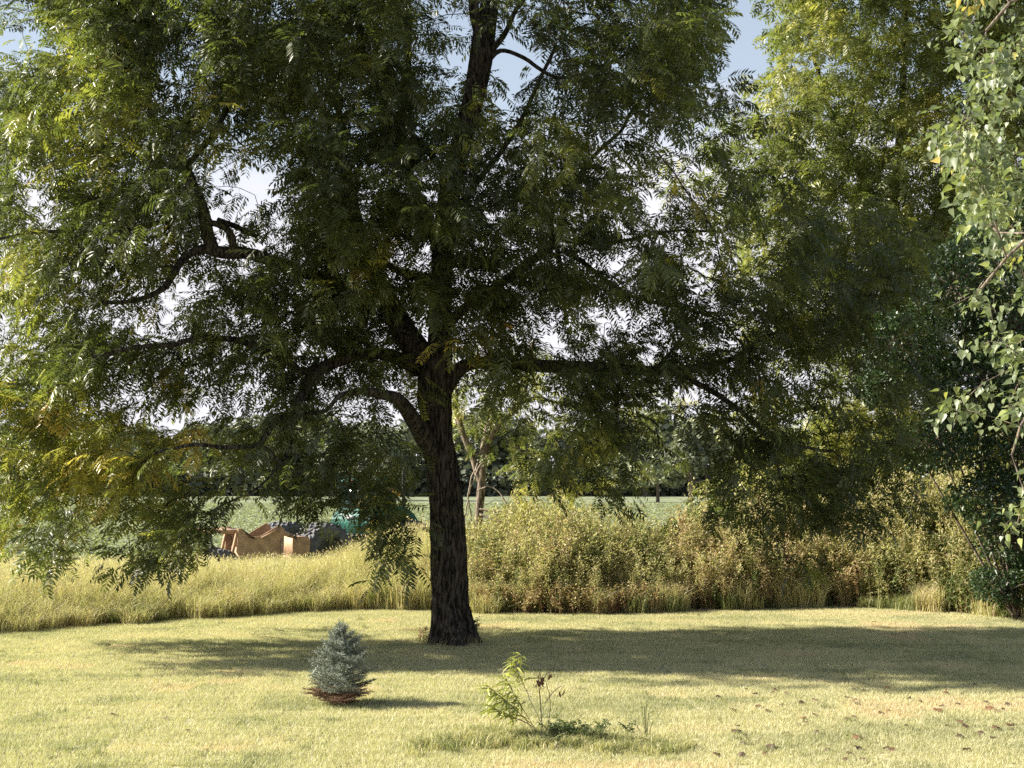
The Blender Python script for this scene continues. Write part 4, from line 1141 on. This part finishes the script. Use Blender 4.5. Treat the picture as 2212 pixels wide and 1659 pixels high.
# ------------------------------------------------------------------ sapling with long yellow green leaves
def spot(px, py):
    q = W(px, py, 10.0); d = EYE / ((EYE - q[2]) / 10); return (px - 1106) / F * d, d
sx, sdp = spot(1168, 1605)
sap = thing('sapling', 'spindly sapling with long yellow green leaves and a few withered brown ones', 'sapling', (sx, sdp, 0))
def sap_pt(px, py, dd=0): return W(px, py, sdp + dd) - np.array((sx, sdp, 0))
stems = [[(1172, 1612, .007), (1170, 1560, .0065), (1166, 1500, .006), (1168, 1470, .004), (1166, 1452, .002)],
         [(1168, 1560, .004), (1140, 1500, .004), (1128, 1470, .0035), (1115, 1440, .003), (1125, 1415, .002)],
         [(1165, 1612, .005), (1140, 1560, .0045), (1110, 1530, .004), (1075, 1500, .003), (1052, 1480, .002)],
         [(1168, 1605, .004), (1150, 1570, .0035), (1100, 1545, .003), (1062, 1528, .002)],
         [(1172, 1600, .003), (1186, 1555, .0028), (1188, 1510, .002), (1178, 1470, .0015)],
         [(1166, 1590, .004), (1135, 1540, .0035), (1105, 1490, .003), (1090, 1460, .002)]]
nodes = []
for i, s in enumerate(stems):
    pts = [(*sap_pt(a, b, (i - 2.5) * .04), c) for a, b, c in s]
    p = smooth_path(pts, .03, .002, i)
    V, Q = tube(p[:, :3], p[:, 3], 6); link('stem', mesh_np('stem', V, Q, None, True), M_bark2, sap)
    nodes.append(p)
def lance(L_, w_, curl, seed):
    n = 6; u = np.linspace(0, 1, n); x = L_ * np.sin(u * curl) / curl; z = -L_ * (1 - np.cos(u * curl)) / curl
    wv = w_ * np.sin(np.pi * np.clip(u * .95 + .03, 0, 1)) ** .8
    V = np.vstack([np.stack([x, wv, z + wv * .5], 1), np.stack([x, 0 * x, z], 1), np.stack([x, -wv, z + wv * .5], 1)])
    Q = [(k, k + 1, n + k + 1, n + k) for k in range(n - 1)] + [(n + k, n + k + 1, 2 * n + k + 1, 2 * n + k) for k in range(n - 1)]
    return V, np.array(Q)
LM = []
for k in range(8):
    V, Q = lance(.20, .011, (.5, 1.0, 1.4, .8)[k % 4], k)
    m_ = mesh_np('leaf', V, Q, np.full(len(V), (.15, .45, .75, .95)[(k * 3) % 4]), True); m_.materials.append(M_sapleaf); LM.append(m_)
def put_leaf(p, me, yaw, pit, s, nm='leaf'):
    o = bpy.data.objects.new(nm, me); o.parent = sap; col.objects.link(o)
    o.location = p; o.rotation_euler = (r.normal(0, .5), pit, yaw); o.scale = (s, s, s); return o
for i, cnt, lo in ((1, 64, .55), (2, 80, .5), (3, 60, .5), (5, 64, .5)):
    p = nodes[i]
    for _ in range(cnt):
        q_ = p[int(len(p) * r.uniform(lo, .999))]
        put_leaf(q_[:3], LM[r.integers(0, 8)], (math.pi + r.normal(0, .9)) if r.random() < .7 else r.uniform(0, 6.3), r.uniform(-.7, .5), r.uniform(.6, 1.1))
for c in ((1168, 1458), (1165, 1470), (1172, 1464), (1187, 1456), (1214, 1488)):
    for _ in range(7 if c[0] < 1180 else 3):
        V, Q = lance(.085, .012, 1.6, 3)
        if 'WM' not in globals():
            WM = mesh_np('withered_leaf', V, Q, np.full(len(V), .4), True); WM.materials.append(M_withered)
        o = put_leaf(sap_pt(c[0] + r.normal(0, 4), c[1] + r.normal(0, 4)), WM, r.uniform(0, 6.3), r.uniform(.7, 1.5), r.uniform(.6, 1.1), 'withered_leaf')
        o['label'] = 'withered brown leaf'
p = smooth_path([(*sap_pt(1172, 1475), .0015), (*sap_pt(1180, 1455), .0012), (*sap_pt(1190, 1452), .001)], .03); V, Q = tube(p[:, :3], p[:, 3], 4); link('stem', mesh_np('stem', V, Q), M_bark2, sap)
p = smooth_path([(*sap_pt(1176, 1520), .0015), (*sap_pt(1198, 1492), .0012), (*sap_pt(1212, 1482), .001)], .03); V, Q = tube(p[:, :3], p[:, 3], 4); link('stem', mesh_np('stem', V, Q), M_bark2, sap)
# unmown grass and weeds round the sapling
cl = []
while len(cl) < 330:
    px = r.uniform(880, 1480); py = 1612 + 12 * math.sin(px * .01) + r.normal(0, 9) - (px > 1200) * (px - 1200) * .03
    if r.random() > math.exp(-((px - 1200) / 260) ** 2): continue
    a = spot(px, py); cl.append((a[0], a[1], 0))
tm = [tmpl('rough_patch', blade_patch(.16, 60, .13, .006, 1.0, .25 + .15 * k, 90 + k, 2)) for k in range(3)]
tag(scatter('rough_grass', tm, cl, np.stack([np.zeros(330), np.zeros(330), r.uniform(0, 6.3, 330)], 1), r.uniform(.5, 1.25, 330), M_meadow), 'unmown rough grass ring round the sapling foot', 'rough grass')
cl = [(*spot(1175 + abs(r.normal(0, 60)), 1598 + r.normal(0, 9)), 0) for _ in range(46)]
tag(scatter('low_weeds', [tmpl('low_weed', weed_mesh(.16, 4, 16, .05, .02, .10, 0, 44, .05, .08))], cl, np.stack([np.zeros(46), np.zeros(46), r.uniform(0, 6.3, 46)], 1), r.uniform(.6, 1.2, 46), M_weed), 'low green weeds right of the sapling foot', 'weeds')
b = Bag()
x0, d0_ = spot(1395, 1605)
for k, (a, c) in enumerate([(1384, 1510), (1392, 1525), (1396, 1512), (1402, 1540), (1370, 1555), (1410, 1560)]):
    p = smooth_path([(r.normal(0, .01), 0, 0, .0022), (*(W((a + 1395) / 2, (c + 1605) / 2, d0_) - (x0, d0_, 0)), .0018), (*(W(a, c, d0_) - (x0, d0_, 0)), .001)], .1)
    V, Q = tube(p[:, :3], p[:, 3], 4); b.add(V, Q, .3)
o = link('grass_stalks', b.mesh('grass_stalks', True), M_meadow); o.location = (x0, d0_, 0); tag(o, 'thin upright grass stalks standing right of the sapling', 'grass stalks')

# ------------------------------------------------------------------ weeds at the foot of the big trunk
bt = Bag()
for k in range(260):
    a = r.uniform(0, 6.3); rad = r.uniform(.36, .58); x, y = math.cos(a) * rad, math.sin(a) * rad
    H = r.uniform(.06, .22); lx, ly = r.normal(0, .06, 2)
    bt.add([(x - .004, y, 0), (x + .004, y, 0), (x + lx, y + ly, H)], [(0, 1, 2)], float(r.choice([.15, .4, .7])))
o = link('trunk_foot_grass', bt.mesh('trunk_foot_grass'), M_meadow); o.location = (bx, by, 0); tag(o, 'longer grass left standing round the foot of the big trunk', 'grass', kind='stuff')
for (px, py, h, tn, lb) in [(1022, 1385, .42, .15, 'small leafy weed growing against the right side of the big trunk foot'), (915, 1388, .28, .93, 'reddish weed clump at the left side of the big trunk foot')]:
    x, d_ = spot(px, py)
    me = weed_mesh(h, 5, 16, .07, .035, tn, 0, int(px), .07, .1)
    o = link('weed', me, M_weed); o.location = (x, d_ , 0); tag(o, lb, 'weed')

# ------------------------------------------------------------------ fallen leaves
def curled(seed, sz=.075):
    rr = np.random.default_rng(seed); n = 5
    u = np.linspace(-1, 1, n)
    X, Y = np.meshgrid(u, u); rad = np.sqrt(X ** 2 + Y ** 2)
    Z = .45 * (1 - X ** 2) + .1 * rr.normal(0, 1, X.shape)
    sc = 1 / np.maximum(1, rad * .85)
    V = np.stack([X * sc * sz * .6, Y * sc * sz * .5, Z * sz * .6 + .004], -1).reshape(-1, 3)
    i = np.arange(n - 1)[:, None] * n + np.arange(n - 1)[None]
    Q = np.stack([i, i + 1, i + n + 1, i + n], -1).reshape(-1, 4)
    return V, Q
FLM = []
for k in range(6):
    V, Q = curled(k); m_ = mesh_np('fallen_leaf', V, Q, np.full(len(V), (.1, .3, .2, .5, .15, .9)[k]), True); m_.materials.append(M_fallen); FLM.append(m_)
def fl(px, py, k, s, label):
    x, d_ = spot(px, py)
    o = bpy.data.objects.new('fallen_leaf', FLM[k]); col.objects.link(o)
    o.location = (x, d_, .022); o.rotation_euler = (r.normal(0, .25), r.normal(0, .25), r.uniform(0, 6.3)); o.scale = (s, s, s)
    tag(o, label, 'leaf', 'fallen leaves on the lawn')
src = lambda x, y: ((2048 + x / 2.16) * .72, (1536 + y / 2.16) * .72)
fl(*src(1610, 1300), 5, 1.35, 'large reddish curled leaf fallen at right, left of the other red one')
fl(*src(1945, 1290), 5, 1.3, 'reddish curled leaf fallen near the right edge, between two pale ones')
fl(*src(1097, 1478), 3, 1.1, 'rust brown fallen leaf alone between darker leaves, lower right')
fl(*src(1785, 1402), 3, 1.0, 'rust brown fallen leaf just below the large reddish one')
fl(*src(545, 1540), 0, 1.3, 'dark arched fallen leaf, lowest of the big dark ones at right')
fl(*src(325, 1440), 0, 1.2, 'dark arched fallen leaf nearest the rough grass patch')
fl(*src(1985, 1418), 1, 1.15, 'dark curled leaf, left of a pair near the right edge')
fl(*src(2072, 1398), 1, 1.15, 'dark curled leaf, right of a pair near the right edge')
for (a, c) in [(390, 1162), (645, 1185), (465, 1275), (532, 1305), (825, 1332), (1083, 1232), (1100, 1255), (720, 1390), (768, 1378), (640, 1450), (1145, 1168), (1295, 1185), (1500, 1243), (1745, 1258), (1770, 1192), (1855, 1132), (1925, 1250), (2000, 1305), (2065, 1262), (2145, 1215), (1885, 1450), (1755, 1372), (1755, 1470), (1130, 1618), (1640, 1272), (195, 1590), (1075, 1340), (90, 675), (1215, 720), (1590, 840), (1300, 1300), (1410, 1400), (900, 1560), (560, 1180)] + [(r.uniform(150, 2150), r.uniform(1120, 1640)) for _ in range(34)]:
    fl(*src(a, c), int(r.integers(0, 5)), r.uniform(.55, .95), 'small dull brown curled leaf lying on the mown lawn')
for (a, c) in [(620, 1348), (770, 1328), (1110, 1350), (1250, 1430), (1370, 1560)]:
    fl(a * .333 + (0 if a > 2000 else 0) if False else (a / 2.16) * .72, (1536 + c / 2.16) * .72, int(r.integers(0, 5)), r.uniform(.5, .8), 'small dull brown curled leaf lying on the mown lawn')

# ------------------------------------------------------------------ scraper and tractor beyond the meadow
M_tan = paint_mat('tan_paint', (0.46, 0.29, 0.17), (0.30, 0.19, 0.115), .55)
M_tyre = paint_mat('tyre_rubber', (0.15, 0.15, 0.155), (0.08, 0.08, 0.085), .75)
M_rim = paint_mat('rim_paint', (0.08, 0.08, 0.07), None, .5)
M_green = paint_mat('green_paint', (0.015, 0.13, 0.10), (0.012, 0.09, 0.07), .65)
M_glass = paint_mat('cab_glass', (0.04, 0.09, 0.09), (0.03, 0.06, 0.065), .1)
M_blk = paint_mat('black_steel', (0.03, 0.03, 0.03), None, .5)
M_redl = paint_mat('red_lens', (0.25, 0.03, 0.02), None, .3)
M_white = paint_mat('white_panel', (0.7, 0.7, 0.66), None, .5)
def tyre(parent, loc, rad, wid, name='wheel', lugs=22):
    hub = bpy.data.objects.new(name, None); hub.parent = parent; hub.location = loc; col.objects.link(hub)
    b = Bag(); n = 32
    prof = [(.58, -.42), (.80, -.5), (.95, -.46), (1.0, -.34), (1.0, .34), (.95, .46), (.80, .5), (.58, .42)]
    V = np.array([(math.cos(a) * pr * rad, w_ * wid, math.sin(a) * pr * rad) for a in np.linspace(0, 2 * np.pi, n, endpoint=False) for pr, w_ in prof])
    m = len(prof); Q = [(i * m + j, ((i + 1) % n) * m + j, ((i + 1) % n) * m + (j + 1) % m, i * m + (j + 1) % m) for i in range(n) for j in range(m)]
    b.add(V, Q)
    for i in range(lugs):
        for sg in (-1, 1):
            a = 2 * math.pi * (i + (.5 if sg > 0 else 0)) / lugs
            c, s = math.cos(a), math.sin(a)
            e_r = np.array((c, 0, s)); e_t = np.array((-s, 0, c)); e_y = np.array((0, 1.0, 0))
            ax = (e_y * sg * .8 + e_t * .6); ax /= np.linalg.norm(ax)
            bt_ = np.cross(e_r, ax)
            Mx = np.column_stack([ax, bt_, e_r])
            b.box(e_r * (rad * 1.02) + e_y * sg * wid * .25, (wid * .58, rad * .07, rad * .09), Mx)
    link('tyre', b.mesh('tyre'), M_tyre, hub)
    b = Bag()
    V = np.array([(math.cos(a) * k * rad, y * wid, math.sin(a) * k * rad) for k, y in ((.58, -.36), (.5, -.1), (.16, -.14), (.16, .14), (.5, .1), (.58, .36)) for a in np.linspace(0, 2 * np.pi, 20, endpoint=False)])
    Q = [(k * 20 + i, k * 20 + (i + 1) % 20, (k + 1) * 20 + (i + 1) % 20, (k + 1) * 20 + i) for k in range(5) for i in range(20)]
    b.add(V, Q); link('rim', b.mesh('rim'), M_rim, hub)
    return hub
Dt = 41.5
k_ = F * .0 + 1
def tx(psrc, d=Dt): return (psrc * .72 - 1106) / F * d
def tz(psrc, d=Dt): return W(1106, psrc * .72, d)[2]
# scraper: local x along its length, turned a little away from the camera
yaw = R(22)
scr = thing('scraper', 'tan tractor drawn earth scraper parked beyond the tall meadow grass', 'scraper', (tx(765), Dt, -.4))
scr.rotation_euler = (0, 0, yaw)
zb = -.4
def sp_(p): x, z = p; return ((tx(x) - tx(765)) / math.cos(yaw), tz(z) - zb)
bowl = [sp_(p) for p in [(702, 1650), (706, 1582), (716, 1582), (733, 1608), (768, 1604), (818, 1572), (831, 1586), (829, 1680), (720, 1685)]]
b = Bag(); b.prism(bowl, -1.0, -.94); link('bowl_side', b.mesh('bowl_side'), M_tan, scr)
b = Bag(); b.prism(bowl, .94, 1.0); link('bowl_side', b.mesh('bowl_side'), M_tan, scr)
b = Bag(); b.box((0, 0, .35), (1.25, 1.87, .06)); b.box((-.5, 0, .75), (.06, 1.87, .75)); link('bowl_floor', b.mesh('bowl_floor'), M_tan, scr)
b = Bag()
for yy in (-1.03, 1.03):
    x0_, z0_ = sp_((768, 1606)); x1_, z1_ = sp_((820, 1578))
    c = np.array(((x0_ + x1_) / 2, yy, (z0_ + z1_) / 2 - .04)); a = math.atan2(z1_ - z0_, x1_ - x0_)
    b.box(c, (math.hypot(x1_ - x0_, z1_ - z0_), .05, .05), [[math.cos(a), 0, -math.sin(a)], [0, 1, 0], [math.sin(a), 0, math.cos(a)]])
    x2_, _ = sp_((827, 1600)); b.box((x2_ - .03, yy, .95), (.06, .05, .9))
link('rib', b.mesh('rib'), M_tan, scr)
front = [sp_(p) for p in [(858, 1608), (903, 1610), (908, 1625), (905, 1660), (858, 1670)]]
b = Bag(); b.prism(front, -.8, .8); link('apron', b.mesh('apron'), M_tan, scr)
b = Bag()
V, Q = tube([(*[sp_((833, 1598))[0]], -.9, sp_((833, 1598))[1]), (sp_((848, 1604))[0], -.9, sp_((848, 1604))[1]), (sp_((865, 1612))[0], -.9, sp_((865, 1612))[1])], [.07, .07, .04], 10); b.add(V, Q)
link('hydraulic_cylinder', b.mesh('hydraulic_cylinder', True), M_tan, scr)
b = Bag(); V, Q = tube([(sp_((840, 1640))[0], -.7, .55), (sp_((875, 1635))[0], -.75, .62), (sp_((905, 1645))[0], -.6, .55)], [.14, .16, .12], 10); b.add(V, Q); link('push_block', b.mesh('push_block', True), M_tan, scr)
for pa, pb_ in (((706, 1586), (690, 1665)), ((712, 1590), (732, 1640)), ((540, 1592), (708, 1588))):
    for yy in (-.9, .9):
        a, c = sp_(pa), sp_(pb_)
        b = Bag(); V, Q = tube([(a[0], yy, a[1]), ((a[0] + c[0]) / 2, yy, (a[1] + c[1]) / 2), (c[0], yy, c[1])], [.05, .05, .05], 4); b.add(V, Q); link('frame_bar', b.mesh('frame_bar'), M_tan, scr)
b = Bag(); b.box((sp_((560, 1600))[0], 0, sp_((560, 1598))[1]), (.22, 1.9, .2)); b.box((sp_((690, 1600))[0], 0, sp_((690, 1592))[1]), (.5, 1.2, .14)); link('rear_frame', b.mesh('rear_frame'), M_tan, scr)
b = Bag(); b.box((1.9, 0, .75), (1.9, .22, .2)); link('drawbar', b.mesh('drawbar'), M_tan, scr)
tyre(scr, (sp_((668, 1650))[0], -.75, .52), .55, .42)
tyre(scr, (sp_((668, 1650))[0], .75, .52), .55, .42)
tyre(scr, (sp_((630, 1650))[0], -.25, .52), .55, .42)

tr = thing('tractor', 'green cab tractor with dual lugged tyres standing behind the tan scraper', 'tractor', (tx(1068), 45.5, -.4))
tr.scale = (1, .85, 1); tr.rotation_euler = (0, 0, R(45))     # local +x is its front, pointing away and to the right
for lx in (-2.7, 1.0):
    for ly in (-1.5, -.9, .9, 1.5):
        tyre(tr, (lx, ly, .88), .88, .5)
b = Bag(); b.box((.2, 0, 1.05), (2.6, .6, .5)); b.box((-2.2, 0, 1.0), (2.2, .6, .45)); b.box((-2.7, 0, .92), (.3, 3.2, .24)); b.box((1.0, 0, .92), (.3, 3.2, .24)); link('chassis', b.mesh('chassis'), M_blk, tr)
b = Bag(); b.prism([(.7, 1.35), (1.75, 1.35), (1.8, 1.8), (1.6, 2.05), (.7, 2.2)], -.5, .5); link('hood', b.mesh('hood'), M_green, tr)
for sg in (-1, 1):
    b = Bag(); b.prism([(-.9, 1.55), (-.75, 2.0), (-.2, 2.3), (.7, 2.3), (1.1, 2.05), (1.15, 1.85), (.6, 2.1), (-.1, 2.1), (-.6, 1.8)], .66 * sg, 1.2 * sg)
    link('fender', b.mesh('fender'), M_green, tr)
b = Bag(); b.prism([(-.95, 1.4), (.7, 1.4), (.7, 2.25), (-.85, 2.25)], -.66, .66); link('cab_body', b.mesh('cab_body'), M_green, tr)
b = Bag(); b.box((-.93, -.15, 1.95), (.04, .5, .12)); link('rear_panel', b.mesh('rear_panel'), M_white, tr)
b = Bag(); b.box((-.1, 0, 2.66), (1.55, 1.25, .8), taper=.94); link('cab_glass', b.mesh('cab_glass'), M_glass, tr)
for xx in (-.86, .66):
    for yy in (-.62, .62):
        b = Bag(); b.box((xx, yy, 2.66), (.09, .09, .82)); link('pillar', b.mesh('pillar'), M_blk, tr)
b = Bag(); b.box((-.1, 0, 3.16), (1.9, 1.5, .2), taper=.88); link('roof', b.mesh('roof'), M_green, tr)
for yy in (-.55, .55):
    b = Bag(); b.box((-1.08, yy, 3.14), (.06, .16, .08)); link('tail_light', b.mesh('tail_light'), M_redl, tr)
b = Bag(); V, Q = tube([(1.3, -.3, 2.1), (1.3, -.3, 2.9), (1.3, -.3, 3.5)], [.06, .06, .05], 10); b.add(V, Q); link('exhaust', b.mesh('exhaust', True), M_blk, tr)
